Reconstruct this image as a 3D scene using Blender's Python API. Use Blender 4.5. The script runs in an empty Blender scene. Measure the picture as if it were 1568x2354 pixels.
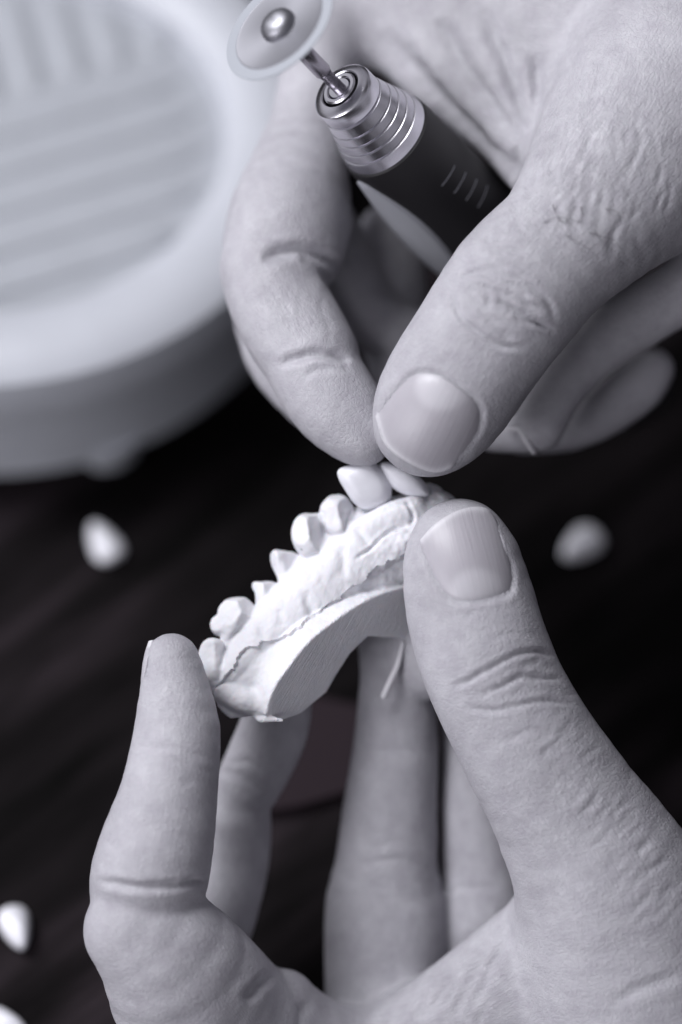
import bpy, bmesh, math, random
import numpy as np
from mathutils import Vector, Matrix

scene = bpy.context.scene
col = scene.collection
random.seed(7)
rng = np.random.default_rng(7)
R = math.radians

# ------------------------------------------------------------------ camera
PITCH = R(55)
HEIGHT = 0.080                       # height of the held model above the table (m)
C0 = np.array([0.0, 0.0, HEIGHT])
AX = np.array([[1, 0, 0],
               [0, math.sin(PITCH), math.cos(PITCH)],
               [0, -math.cos(PITCH), math.sin(PITCH)]], float)   # rows: right, up, back
DIST = 500.0                         # mm from the lens to the model
FPX = 6500.0                         # focal length in layout units (frame 1568 wide)

cam_data = bpy.data.cameras.new('camera')
cam = bpy.data.objects.new('camera', cam_data)
col.objects.link(cam)
scene.camera = cam
cam_data.sensor_fit = 'HORIZONTAL'
cam_data.sensor_width = 24.0
cam_data.lens = FPX / 1568.0 * 24.0
cam_data.clip_start = 0.02
cam_data.clip_end = 20.0
mw = Matrix.Identity(4)
cpos = C0 + AX[2] * DIST * 0.001
for i in range(3):
    for j in range(3):
        mw[j][i] = AX[i][j]
    mw[i][3] = cpos[i]
cam.matrix_world = mw
cam_data.dof.use_dof = True
cam_data.dof.focus_distance = 0.495
cam_data.dof.aperture_fstop = 3.9

# ------------------------------------------------------------------ light
world = bpy.data.worlds.new('World')
scene.world = world
world.use_nodes = True
bg = world.node_tree.nodes['Background']
WN, WL = world.node_tree.nodes, world.node_tree.links
wt = WN.new('ShaderNodeTexCoord')
wn = WN.new('ShaderNodeTexNoise'); wn.inputs['Scale'].default_value = 2.2; wn.inputs['Detail'].default_value = 0.5  # made-up bright and dark patches for the metal to reflect
WL.new(wt.outputs['Generated'], wn.inputs['Vector'])
wr_ = WN.new('ShaderNodeValToRGB')
wr_.color_ramp.elements[0].position = 0.44; wr_.color_ramp.elements[0].color = (0.020, 0.019, 0.023, 1)
wr_.color_ramp.elements[1].position = 0.57; wr_.color_ramp.elements[1].color = (0.50, 0.49, 0.55, 1)
WL.new(wn.outputs['Fac'], wr_.inputs[0])
wd = WN.new('ShaderNodeVectorMath'); wd.operation = 'DOT_PRODUCT'
wd.inputs[1].default_value = (-0.77, 0.56, 0.31)
WL.new(wt.outputs['Generated'], wd.inputs[0])
wm = WN.new('ShaderNodeMapRange'); wm.interpolation_type = 'SMOOTHSTEP'  # added bright lobe in the background, reflected by the steel nose cap
wm.inputs['From Min'].default_value = 0.78; wm.inputs['From Max'].default_value = 0.97
WL.new(wd.outputs['Value'], wm.inputs['Value'])
wx = WN.new('ShaderNodeMix'); wx.data_type = 'RGBA'
WL.new(wm.outputs[0], wx.inputs[0]); WL.new(wr_.outputs[0], wx.inputs[6]); wx.inputs[7].default_value = (1.0, 1.0, 1.08, 1)
WL.new(wx.outputs[2], bg.inputs[0])
bg.inputs[1].default_value = 0.55


def area(name, direction, dist, size, power, colour):
    ld = bpy.data.lights.new(name, 'AREA')
    ld.shape = 'RECTANGLE'
    ld.size, ld.size_y = size
    ld.energy = power
    ld.color = colour
    o = bpy.data.objects.new(name, ld)
    d = Vector(direction).normalized()
    o.location = Vector(C0) + d * dist
    o.rotation_euler = d.to_track_quat('Z', 'Y').to_euler()
    col.objects.link(o)
    return o


area('window_light', (-0.54, 0.24, 0.87), 0.95, (0.36, 0.50), 10.5, (0.97, 0.97, 1.0))
area('fill_light', (-0.72, -0.66, 0.36), 1.2, (0.8, 0.6), 9.0, (0.96, 0.95, 1.0))  # added fill lamp at front left, lifts the dish wall and shaded sides

scene.view_settings.view_transform = 'Standard'
scene.view_settings.look = 'None'
scene.view_settings.exposure = 0.0
scene.view_settings.gamma = 1.0
scene.cycles.use_denoising = True


# ------------------------------------------------------------------ space helpers
def at(px, py, z):
    d = DIST - z
    return np.array([(px - 784.0) / FPX * d, (1177.0 - py) / FPX * d, z])


def mm(w, z=0.0):
    return w / FPX * (DIST - z)


def to_world(P):
    return C0 + 0.001 * (np.asarray(P, float) @ AX)


UPC = AX @ np.array([0, 0, 1.0])      # world up seen in the lens frame


def on_plane(px, py, h):
    """point (world, m) where the line of sight meets the height h (m)"""
    ray = np.array([(px - 784.0) / FPX, (1177.0 - py) / FPX, -1.0])
    rw = ray @ AX
    t = (h - cpos[2]) / rw[2]
    return cpos + rw * t


def tag(o, label=None, cat=None, group=None, kind=None):
    if label: o['label'] = label
    if cat: o['category'] = cat
    if group: o['group'] = group
    if kind: o['kind'] = kind
    return o


def empty(name, loc):
    o = bpy.data.objects.new(name, None)
    o.location = loc
    o.empty_display_size = 0.01
    col.objects.link(o)
    return o


def link_mesh(name, me, mat, parent=None, origin=None):
    """verts of me are in world metres; re-centre on origin"""
    if origin is None:
        origin = np.zeros(3) if parent is None else np.array(parent.location)
        if parent is not None and parent.parent is not None:
            origin = origin + np.array(parent.parent.location)
    me.transform(Matrix.Translation(-Vector(origin)))
    if mat: me.materials.append(mat)
    o = bpy.data.objects.new(name, me)
    col.objects.link(o)
    if parent is None:
        o.location = Vector(origin)
    else:
        o.parent = parent
        par = Vector(parent.location)
        if parent.parent is not None: par = par + parent.parent.location
        o.location = Vector(origin) - par
    return o


def mesh_np(name, V, F, smooth=True):
    me = bpy.data.meshes.new(name)
    F = np.asarray(F, np.int32)
    n = F.shape[1]
    me.vertices.add(len(V))
    me.vertices.foreach_set('co', np.asarray(V, np.float32).ravel())
    me.loops.add(F.size)
    me.loops.foreach_set('vertex_index', F.ravel())
    me.polygons.add(len(F))
    me.polygons.foreach_set('loop_start', np.arange(0, F.size, n, dtype=np.int32))
    me.update(calc_edges=True)
    me.validate()
    me.polygons.foreach_set('use_smooth', np.full(len(me.polygons), smooth))
    return me


# ------------------------------------------------------------------ numpy noise
_perm = rng.permutation(4096)


def vnoise(P, seed=0):
    P = np.asarray(P, float) + 1000.0
    I = np.floor(P).astype(np.int64)
    Fr = P - I
    Fr = Fr * Fr * (3 - 2 * Fr)
    out = np.zeros(len(P))
    for dx in (0, 1):
        for dy in (0, 1):
            for dz in (0, 1):
                h = _perm[(I[:, 0] + dx + 37 * seed) & 4095]
                h = _perm[(h + I[:, 1] + dy) & 4095]
                h = _perm[(h + I[:, 2] + dz) & 4095]
                w = (Fr[:, 0] if dx else 1 - Fr[:, 0]) * (Fr[:, 1] if dy else 1 - Fr[:, 1]) * (Fr[:, 2] if dz else 1 - Fr[:, 2])
                out += w * (h / 2047.5 - 1)
    return out


# ------------------------------------------------------------------ implicit solids
class Chain:
    """tapering limb through nodes (px, py, z mm, half width px)"""
    def __init__(self, nodes, flat=1.0, step=3.2):
        P = np.array([list(at(*n[:3])) + [mm(n[3], n[2])] for n in nodes])
        if len(P) > 2:
            Q = np.vstack([2 * P[0] - P[1], P, 2 * P[-1] - P[-2]])
            out = []
            for i in range(1, len(Q) - 2):
                L = np.linalg.norm(Q[i + 1, :3] - Q[i, :3])
                n = max(2, int(L / step))
                for t in np.arange(n) / n:
                    a, b, c, d = Q[i - 1], Q[i], Q[i + 1], Q[i + 2]
                    out.append(0.5 * (2 * b + (c - a) * t + (2 * a - 5 * b + 4 * c - d) * t * t + (3 * b - a - 3 * c + d) * t ** 3))
            out.append(P[-1])
            P = np.array(out)
        self.C = P[:, :3]; self.r = P[:, 3]; self.f = flat
        self.S = self.C * np.array([1, 1, 1 / flat])
        seg = np.linalg.norm(np.diff(self.C, axis=0), axis=1)
        self.s = np.concatenate([[0], np.cumsum(seg)])
        self.lo = (self.C - self.r[:, None]).min(0); self.hi = (self.C + self.r[:, None]).max(0)

    def quick(self, P):
        Q = P * np.array([1, 1, 1 / self.f])
        return float((np.linalg.norm(self.S - Q, axis=1) - self.r).min() * (min(self.f, 1.0) * 0.5 + 0.5))

    def param(self, P):
        """smooth position along the limb, centre and axis there"""
        D = np.linalg.norm(P[:, None, :] - self.C[None], axis=2) - self.r[None]
        W = np.exp(-(D - D.min(1)[:, None]) / 0.9)
        W /= W.sum(1)[:, None]
        ax = np.gradient(self.C, axis=0); ax /= np.linalg.norm(ax, axis=1)[:, None]
        A = W @ ax; A /= np.linalg.norm(A, axis=1)[:, None] + 1e-9
        cen = W @ self.C
        return W @ self.s + ((P - cen) * A).sum(1), cen, A, W @ self.r

    def dist(self, P, centre=None, rad=None, full=False):
        Q = P * np.array([1, 1, 1 / self.f])
        A = self.S[:-1]; B = self.S[1:]; ra = self.r[:-1]; rb = self.r[1:]
        idx = np.arange(len(A))
        if centre is not None:
            c = centre * np.array([1, 1, 1 / self.f])
            dd = np.minimum(np.linalg.norm(A - c, axis=1) - ra, np.linalg.norm(B - c, axis=1) - rb)
            keep = dd < dd.min() + 2 * rad / min(self.f, 1) + 2.5
            idx = idx[keep]
            A, B, ra, rb = A[keep], B[keep], ra[keep], rb[keep]
        best = np.full(len(P), 1e9); bs = np.zeros(len(P)); bi = np.zeros(len(P), int)
        for i in range(len(A)):
            ab = B[i] - A[i]
            t = np.clip(((Q - A[i]) @ ab) / (ab @ ab + 1e-12), 0, 1)
            v = Q - A[i] - t[:, None] * ab
            d = np.sqrt((v * v).sum(1)) - (ra[i] + t * (rb[i] - ra[i]))
            m = d < best
            if full:
                bs[m] = t[m]; bi[m] = idx[i]
            best = np.where(m, d, best)
        best = best * (min(self.f, 1.0) * 0.5 + 0.5)
        if full:
            return best, bi, bs
        return best


def smin(a, b, k):
    h = np.maximum(k - np.abs(a - b), 0) / k
    return np.minimum(a, b) - h * h * h * k / 6.0


class Body:
    """palm (smooth union) and digits; digits blend with the palm but not with one another"""
    def __init__(self, palm, digits, kpalm=7.0, kdig=5.0):
        self.palm, self.digits, self.kp, self.kd = palm, digits, kpalm, kdig
        ch = list(palm) + [c for d, k in digits for c in d]
        self.chains = ch
        self.lo = np.maximum(np.min([c.lo for c in ch], 0) - 3, [-84, -114, -60]); self.hi = np.minimum(np.max([c.hi for c in ch], 0) + 3, [84, 114, 40])

    def dist(self, P, centre=None, rad=None):
        near = None
        if centre is not None:
            cc = centre[None]
            q = [c.quick(cc) for c in self.chains]
            lim = min(q) + 2.4 * rad + 9
            near = {id(c) for c, v in zip(self.chains, q) if v < lim}
        dp = None
        for c in self.palm:
            if near is not None and id(c) not in near: continue
            d = c.dist(P, centre, rad)
            dp = d if dp is None else smin(dp, d, self.kp)
        out = dp
        for dg, k in self.digits:
            dd = None
            for c in dg:
                if near is not None and id(c) not in near: continue
                d = c.dist(P, centre, rad)
                dd = d if dd is None else smin(dd, d, k)
            if dd is None: continue
            e = dd if dp is None else smin(dd, dp, self.kd)
            out = e if out is None else smin(out, e, 0.5)
        return np.maximum(out, self.cut(P))

    def cut(self, P):
        """the forearm ends well outside the picture"""
        return np.maximum(np.abs(P[:, 0]) - 82, np.maximum(P[:, 1] - 112, -P[:, 1] - 112))


def polygonise(fn, lo, hi, h, block=12):
    n = np.ceil((hi - lo) / h / block).astype(int)
    N = n * block + 1
    D = np.full(tuple(N), 9.0, np.float32)
    rad = h * block * 0.5 * math.sqrt(3)
    bc = np.stack(np.meshgrid(*[np.arange(n[i]) for i in range(3)], indexing='ij'), -1).reshape(-1, 3)
    cen = lo + (bc + 0.5) * block * h
    dc = np.concatenate([fn(cen[i:i + 4000]) for i in range(0, len(cen), 4000)])
    loc = np.stack(np.meshgrid(*[np.arange(block + 1)] * 3, indexing='ij'), -1).reshape(-1, 3) * h
    for b, c, d in zip(bc, cen, dc):
        sl = tuple(slice(b[i] * block, b[i] * block + block + 1) for i in range(3))
        if abs(d) > rad * 2.0 + 1.0:
            if d < 0: D[sl] = -9.0
            continue
        o = lo + b * block * h
        D[sl] = fn(o + loc, c, rad).reshape(block + 1, block + 1, block + 1)
    ins = D < 0
    cnt = np.zeros(tuple(N - 1), np.int8)
    for dx in (0, 1):
        for dy in (0, 1):
            for dz in (0, 1):
                cnt += ins[dx:N[0] - 1 + dx, dy:N[1] - 1 + dy, dz:N[2] - 1 + dz]
    act = np.argwhere((cnt > 0) & (cnt < 8))
    vid = np.full(tuple(N - 1), -1, np.int32)
    vid[act[:, 0], act[:, 1], act[:, 2]] = np.arange(len(act))
    acc = np.zeros((len(act), 3)); num = np.zeros(len(act))
    corners = [(x, y, z) for x in (0, 1) for y in (0, 1) for z in (0, 1)]
    for a in corners:
        for ax in range(3):
            if a[ax] == 1: continue
            b = list(a); b[ax] = 1
            da = D[act[:, 0] + a[0], act[:, 1] + a[1], act[:, 2] + a[2]].astype(float)
            db = D[act[:, 0] + b[0], act[:, 1] + b[1], act[:, 2] + b[2]].astype(float)
            m = (da < 0) != (db < 0)
            t = np.where(m, da / np.where(m, da - db, 1), 0)
            p = np.array(a, float)[None, :] + t[:, None] * (np.array(b) - np.array(a))[None, :]
            acc[m] += p[m]; num[m] += 1
    V = lo + (act + acc / num[:, None]) * h
    F = []
    for ax in range(3):
        u, v = [(1, 2), (2, 0), (0, 1)][ax]
        sa = [slice(None)] * 3; sb = [slice(None)] * 3
        sa[ax] = slice(0, N[ax] - 1); sb[ax] = slice(1, N[ax])
        ca = ins[tuple(sa)]; cb = ins[tuple(sb)]
        E = np.argwhere(ca != cb)
        ok = (E[:, u] > 0) & (E[:, v] > 0) & (E[:, u] < N[u] - 1) & (E[:, v] < N[v] - 1)
        E = E[ok]
        flip = ca[E[:, 0], E[:, 1], E[:, 2]]
        def g(du, dv):
            q = E.copy(); q[:, u] += du; q[:, v] += dv
            return vid[q[:, 0], q[:, 1], q[:, 2]]
        q = np.stack([g(-1, -1), g(0, -1), g(0, 0), g(-1, 0)], 1)
        q[~flip] = q[~flip][:, ::-1]
        F.append(q)
    F = np.vstack(F)
    F = F[(F >= 0).all(1)]
    return V, F


def normals(V, F):
    fn = np.cross(V[F[:, 2]] - V[F[:, 0]], V[F[:, 3]] - V[F[:, 1]])
    idx = F.T.ravel()
    n = np.stack([np.bincount(idx, np.tile(fn[:, k], 4), len(V)) for k in range(3)], 1)
    return n / (np.linalg.norm(n, axis=1)[:, None] + 1e-12)


def relax(V, F, it=2, lam=0.5):
    a = F.T.ravel(); b = np.roll(F, -1, axis=1).T.ravel()
    c = np.maximum(np.bincount(a, minlength=len(V)), 1)[:, None]
    for _ in range(it):
        s = np.stack([np.bincount(a, V[b, k], len(V)) for k in range(3)], 1)
        V = V + lam * (s / c - V)
    return V


def screen(V):
    d = DIST - V[:, 2]
    return np.stack([784 + V[:, 0] / d * FPX, 1177 - V[:, 1] / d * FPX], 1)


def polyline_dist(S, pts):
    """distance (layout units) to a smooth line and position along it 0..1, signed side"""
    pts = np.array(pts, float)
    best = np.full(len(S), 1e9); par = np.zeros(len(S)); side = np.zeros(len(S))
    n = len(pts) - 1
    for i in range(n):
        a, b = pts[i], pts[i + 1]
        ab = b - a
        t = np.clip(((S - a) @ ab) / (ab @ ab), 0, 1)
        v = S - a - t[:, None] * ab
        d = np.sqrt((v * v).sum(1))
        m = d < best
        best[m] = d[m]; par[m] = (i + t[m]) / n
        side[m] = np.sign(ab[0] * v[m, 1] - ab[1] * v[m, 0])
    return best, par, side


def sd_poly(Q, pl):
    n = len(pl)
    d = np.full(len(Q), 1e18); s = np.ones(len(Q))
    j = n - 1
    for i in range(n):
        e = pl[j] - pl[i]; w = Q - pl[i]
        t = np.clip((w @ e) / (e @ e), 0, 1)
        b = w - t[:, None] * e
        d = np.minimum(d, (b * b).sum(1))
        c1 = Q[:, 1] >= pl[i][1]; c2 = Q[:, 1] < pl[j][1]; c3 = e[0] * w[:, 1] > e[1] * w[:, 0]
        fl = (c1 & c2 & c3) | (~c1 & ~c2 & ~c3)
        s = np.where(fl, -s, s)
        j = i
    return s * np.sqrt(d)


def smooth_line(pts, n=6):
    P = np.array(pts, float)
    if len(P) < 3: return P
    Q = np.vstack([2 * P[0] - P[1], P, 2 * P[-1] - P[-2]])
    out = []
    for i in range(1, len(Q) - 2):
        for t in np.arange(n) / n:
            a, b, c, d = Q[i - 1], Q[i], Q[i + 1], Q[i + 2]
            out.append(0.5 * (2 * b + (c - a) * t + (2 * a - 5 * b + 4 * c - d) * t * t + (3 * b - a - 3 * c + d) * t ** 3))
    out.append(P[-1])
    return np.array(out)


def carve(V, N, lines):
    """sculpt grooves (depth > 0) and ridges (depth < 0) into the side of the skin they lie on"""
    S = screen(V)
    off = np.zeros(len(V))
    for L in lines:
        pts, w, dep = L[0], L[1], L[2]
        zlo, zhi = (L[3] if len(L) > 3 else (-100, 100))
        pl = smooth_line(pts)
        lo = pl.min(0) - 4 * w; hi = pl.max(0) + 4 * w
        m = (S[:, 0] > lo[0]) & (S[:, 0] < hi[0]) & (S[:, 1] > lo[1]) & (S[:, 1] < hi[1]) & (N[:, 2] > 0.02) & (V[:, 2] > zlo) & (V[:, 2] < zhi)
        ii = np.nonzero(m)[0]
        if not len(ii): continue
        Sj = S[ii].copy()
        Sj += np.stack([vnoise(np.c_[S[ii] / 22.0, np.full(len(ii), 3.1)], 5), vnoise(np.c_[S[ii] / 22.0, np.full(len(ii), 9.1)], 6)], 1) * min(w, 9) * 0.35
        d, t, sd = polyline_dist(Sj, pl)
        taper = np.clip(np.minimum(t, 1 - t) / 0.18, 0, 1) ** 0.7
        g = np.exp(-(d / w) ** 2) - 0.18 * np.exp(-((d - 2.0 * w) / (1.2 * w)) ** 2)
        off[ii] -= dep * taper * g * np.clip(N[ii, 2] * 2.5, 0, 1)
    return V + N * off[:, None]


# ------------------------------------------------------------------ materials
def new_mat(name, base, rough=0.5, metal=0.0, spec=0.5):
    m = bpy.data.materials.new(name)
    m.use_nodes = True
    b = m.node_tree.nodes['Principled BSDF']
    b.inputs['Base Color'].default_value = (*base, 1)
    b.inputs['Roughness'].default_value = rough
    b.inputs['Metallic'].default_value = metal
    b.inputs['Specular IOR Level'].default_value = spec
    return m, m.node_tree.nodes, m.node_tree.links, b


def noise_node(N, L, vec, scale, detail=4, rough=0.55):
    n = N.new('ShaderNodeTexNoise')
    n.inputs['Scale'].default_value = scale
    n.inputs['Detail'].default_value = detail
    n.inputs['Roughness'].default_value = rough
    if vec is not None: L.new(vec, n.inputs['Vector'])
    return n.outputs['Fac']


def ramp(N, L, fac, stops):
    r = N.new('ShaderNodeValToRGB')
    els = r.color_ramp.elements
    while len(els) < len(stops): els.new(0.5)
    for e, (p, c) in zip(els, stops):
        e.position = p; e.color = (*c, 1)
    L.new(fac, r.inputs[0])
    return r.outputs[0]


def math_n(N, L, op, a, b=None):
    m = N.new('ShaderNodeMath'); m.operation = op
    for i, x in enumerate((a, b)):
        if x is None: continue
        if isinstance(x, (int, float)): m.inputs[i].default_value = x
        else: L.new(x, m.inputs[i])
    return m.outputs[0]


def bump(N, L, b, height, dist, strength=1.0, prev=None):
    n = N.new('ShaderNodeBump')
    n.inputs['Distance'].default_value = dist
    n.inputs['Strength'].default_value = strength
    L.new(height, n.inputs['Height'])
    if prev is not None: L.new(prev, n.inputs['Normal'])
    L.new(n.outputs[0], b.inputs['Normal'])
    return n.outputs[0]


def scaled(N, L, vec, s):
    m = N.new('ShaderNodeMapping'); m.inputs['Scale'].default_value = s
    L.new(vec, m.inputs[0])
    return m.outputs[0]


def skin_material():
    m, N, L, b = new_mat('skin', (0.45, 0.42, 0.52), 0.5, 0, 0.42)
    st = N.new('ShaderNodeAttribute'); st.attribute_name = 'st'
    wr = N.new('ShaderNodeAttribute'); wr.attribute_name = 'wrinkle'
    ld = N.new('ShaderNodeAttribute'); ld.attribute_name = 'lined'
    g = N.new('ShaderNodeTexCoord')
    obj = g.outputs['Object']
    n1 = noise_node(N, L, obj, 75, 5, 0.6)
    n2 = noise_node(N, L, obj, 320, 5, 0.65)
    c1 = ramp(N, L, n1, [(0.28, (0.340, 0.334, 0.362)), (0.50, (0.396, 0.391, 0.421)), (0.74, (0.445, 0.441, 0.472))])
    c2 = ramp(N, L, n2, [(0.3, (0.88, 0.865, 0.89)), (0.7, (1.06, 1.06, 1.06))])
    mx = N.new('ShaderNodeMix'); mx.data_type = 'RGBA'; mx.blend_type = 'MULTIPLY'; mx.inputs[0].default_value = 1
    L.new(c1, mx.inputs[6]); L.new(c2, mx.inputs[7])
    L.new(mx.outputs[2], b.inputs['Base Color'])
    b.inputs['Subsurface Weight'].default_value = 0.35
    b.inputs['Subsurface Radius'].default_value = (1.0, 0.8, 0.9)
    b.inputs['Subsurface Scale'].default_value = 0.0012
    rr = ramp(N, L, n2, [(0.3, (0.56, 0.56, 0.56)), (0.8, (0.42, 0.42, 0.42))])
    L.new(rr, b.inputs['Roughness'])
    # lines across the finger, finer lines along it, and the small cells of the skin
    def creases(scale, sc, det, cap):
        t = noise_node(N, L, scaled(N, L, st.outputs['Vector'], scale), sc, det, 0.6)
        t = math_n(N, L, 'ABSOLUTE', math_n(N, L, 'SUBTRACT', t, 0.5))
        return math_n(N, L, 'MINIMUM', t, cap)
    t1 = creases((0.75, 0.26, 1), 1.3, 4, 0.07)
    t2 = creases((0.20, 0.95, 1), 1.3, 4, 0.07)
    vo = N.new('ShaderNodeTexVoronoi'); vo.feature = 'DISTANCE_TO_EDGE'
    vo.inputs['Scale'].default_value = 1050
    wob = N.new('ShaderNodeVectorMath'); wob.operation = 'MULTIPLY_ADD'
    nv = N.new('ShaderNodeTexNoise'); nv.inputs['Scale'].default_value = 700; L.new(obj, nv.inputs['Vector'])
    L.new(nv.outputs['Color'], wob.inputs[0]); wob.inputs[1].default_value = (0.0009,) * 3; L.new(obj, wob.inputs[2])
    L.new(wob.outputs[0], vo.inputs['Vector'])
    ve = math_n(N, L, 'MINIMUM', vo.outputs['Distance'], 0.14)
    n3 = noise_node(N, L, obj, 1500, 3, 0.6)
    h = math_n(N, L, 'MULTIPLY', math_n(N, L, 'MULTIPLY', t1, wr.outputs['Fac']), 9.0)
    h2 = math_n(N, L, 'MULTIPLY', math_n(N, L, 'MULTIPLY', t2, ld.outputs['Fac']), 6.0)
    h = math_n(N, L, 'ADD', math_n(N, L, 'ADD', h, h2), math_n(N, L, 'MULTIPLY', ve, 1.2))
    h = math_n(N, L, 'ADD', h, math_n(N, L, 'MULTIPLY', n2, 0.5))
    h = math_n(N, L, 'ADD', h, math_n(N, L, 'MULTIPLY', n3, 0.35))
    bump(N, L, b, h, 0.00045, 0.48)
    return m


def nail_material():
    m, N, L, b = new_mat('nail', (0.52, 0.47, 0.57), 0.40, 0, 0.4)
    st = N.new('ShaderNodeAttribute'); st.attribute_name = 'st'
    edge = N.new('ShaderNodeAttribute'); edge.attribute_name = 'pale'
    n = noise_node(N, L, scaled(N, L, st.outputs['Vector'], (1.4, 0.06, 1)), 1.3, 3)
    c = ramp(N, L, edge.outputs['Fac'], [(0.0, (0.365, 0.35, 0.385)), (0.45, (0.475, 0.465, 0.50)), (1.0, (0.60, 0.59, 0.625))])
    L.new(c, b.inputs['Base Color'])
    b.inputs['Subsurface Weight'].default_value = 0.3
    b.inputs['Subsurface Scale'].default_value = 0.0008
    b.inputs['Subsurface Radius'].default_value = (1, 0.8, 0.9)
    b.inputs['Coat Weight'].default_value = 0.04
    b.inputs['Coat Roughness'].default_value = 0.2
    bump(N, L, b, n, 0.00012, 0.6)
    return m


def plaster_material():
    m, N, L, b = new_mat('plaster', (0.84, 0.84, 0.88), 0.62, 0, 0.3)
    tc = N.new('ShaderNodeTexCoord')
    pore = N.new('ShaderNodeTexVoronoi'); pore.inputs['Scale'].default_value = 330
    pore.inputs['Randomness'].default_value = 1
    L.new(tc.outputs['Object'], pore.inputs['Vector'])
    n = noise_node(N, L, tc.outputs['Object'], 210, 5, 0.6)
    n2 = noise_node(N, L, tc.outputs['Object'], 1400, 3, 0.6)
    c = ramp(N, L, n, [(0.25, (0.62, 0.62, 0.66)), (0.7, (0.69, 0.69, 0.725))])
    mp = ramp(N, L, pore.outputs['Distance'], [(0.05, (0.25, 0.25, 0.27)), (0.10, (1, 1, 1))])
    mk = ramp(N, L, noise_node(N, L, tc.outputs['Object'], 300, 1), [(0.57, (0, 0, 0)), (0.60, (1, 1, 1))])
    mx = N.new('ShaderNodeMix'); mx.data_type = 'RGBA'; mx.blend_type = 'MULTIPLY'
    L.new(mk, mx.inputs[0]); L.new(c, mx.inputs[6]); L.new(mp, mx.inputs[7])
    L.new(mx.outputs[2], b.inputs['Base Color'])
    sc = N.new('ShaderNodeAttribute'); sc.attribute_name = 'scratch'
    sv = N.new('ShaderNodeAttribute'); sv.attribute_name = 'st'
    s = noise_node(N, L, scaled(N, L, sv.outputs['Vector'], (0.12, 2.3, 1)), 1.4, 4, 0.7)
    h = math_n(N, L, 'MULTIPLY', s, sc.outputs['Fac'])
    h = math_n(N, L, 'ADD', math_n(N, L, 'MULTIPLY', h, 2.6), math_n(N, L, 'MULTIPLY', n2, 0.22))
    h = math_n(N, L, 'ADD', h, math_n(N, L, 'MULTIPLY', n, 0.35))
    bump(N, L, b, h, 0.0003, 0.6)
    b.inputs['Subsurface Weight'].default_value = 0.15
    b.inputs['Subsurface Scale'].default_value = 0.0006
    return m


SKIN = skin_material()
NAIL = nail_material()
PLASTER = plaster_material()


def porcelain_material(name, c, rough):
    m, N, L, b = new_mat(name, c, rough, 0, 0.5)
    tc = N.new('ShaderNodeTexCoord')
    n = noise_node(N, L, tc.outputs['Object'], 120, 3)
    cc = ramp(N, L, n, [(0.3, tuple(x * 0.95 for x in c)), (0.7, c)])
    L.new(cc, b.inputs['Base Color'])
    n2 = noise_node(N, L, tc.outputs['Object'], 380, 3)
    bump(N, L, b, n2, 0.0002, 0.25)
    b.inputs['Subsurface Weight'].default_value = 0.3
    b.inputs['Subsurface Scale'].default_value = 0.0015
    b.inputs['Subsurface Radius'].default_value = (1, 1, 1)
    return m


ACRYLIC = porcelain_material('tooth_acrylic', (0.74, 0.74, 0.79), 0.35)
CERAMIC = porcelain_material('white_ceramic', (0.47, 0.485, 0.53), 0.45)
FROST = porcelain_material('grey_insert', (0.35, 0.365, 0.40), 0.5)


def metal_material(name, c, rough, aniso=0.0):
    m, N, L, b = new_mat(name, c, rough, 1.0)
    tc = N.new('ShaderNodeTexCoord')
    n = noise_node(N, L, scaled(N, L, tc.outputs['Object'], (1, 1, 14)), 200, 3)
    rr = ramp(N, L, n, [(0.3, (rough * 0.97,) * 3), (0.7, (rough * 1.04,) * 3)])
    L.new(rr, b.inputs['Roughness'])
    b.inputs['Anisotropic'].default_value = aniso
    tg = N.new('ShaderNodeTangent'); tg.direction_type = 'RADIAL'; tg.axis = 'Z'
    L.new(tg.outputs[0], b.inputs['Tangent'])
    return m


STEEL = metal_material('steel', (0.72, 0.71, 0.76), 0.26, 0.6)
STEEL_DARK = metal_material('dark_steel', (0.40, 0.38, 0.42), 0.25, 0.3)
DISC = metal_material('disc_steel', (0.33, 0.33, 0.36), 0.48, 0.3)
GRIT, _, _, _ = new_mat('abrasive_rim', (0.30, 0.315, 0.35), 0.65)
BLACK, _n, _l, _b = new_mat('black_rubber', (0.012, 0.011, 0.013), 0.5)
GREY, _, _, _ = new_mat('grey_panel', (0.62, 0.63, 0.68), 0.5)
GROOVE, _, _, _ = new_mat('dark_gap', (0.02, 0.02, 0.022), 0.5)
HAIR, _, _, _ = new_mat('hair', (0.05, 0.045, 0.055), 0.5)

# ------------------------------------------------------------------ table
def table_material():
    m, N, L, b = new_mat('dark_table', (0.006, 0.0055, 0.006), 0.7, 0, 0.04)
    tc = N.new('ShaderNodeTexCoord')
    m0 = N.new('ShaderNodeMapping')
    m0.inputs['Rotation'].default_value = (0, 0, R(-42))
    L.new(tc.outputs['Object'], m0.inputs[0])
    mp = N.new('ShaderNodeMapping')
    mp.inputs['Scale'].default_value = (1, 8, 1)
    L.new(m0.outputs[0], mp.inputs[0])
    n = noise_node(N, L, mp.outputs[0], 9, 6, 0.6)
    n2 = noise_node(N, L, tc.outputs['Object'], 7, 3)
    f = math_n(N, L, 'MULTIPLY', n, n2)
    c = ramp(N, L, f, [(0.18, (0.0015, 0.0013, 0.0014)), (0.27, (0.0085, 0.0068, 0.0078)), (0.37, (0.027, 0.021, 0.025))])
    L.new(c, b.inputs['Base Color'])
    bump(N, L, b, n, 0.0006, 0.5)
    return m


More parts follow.
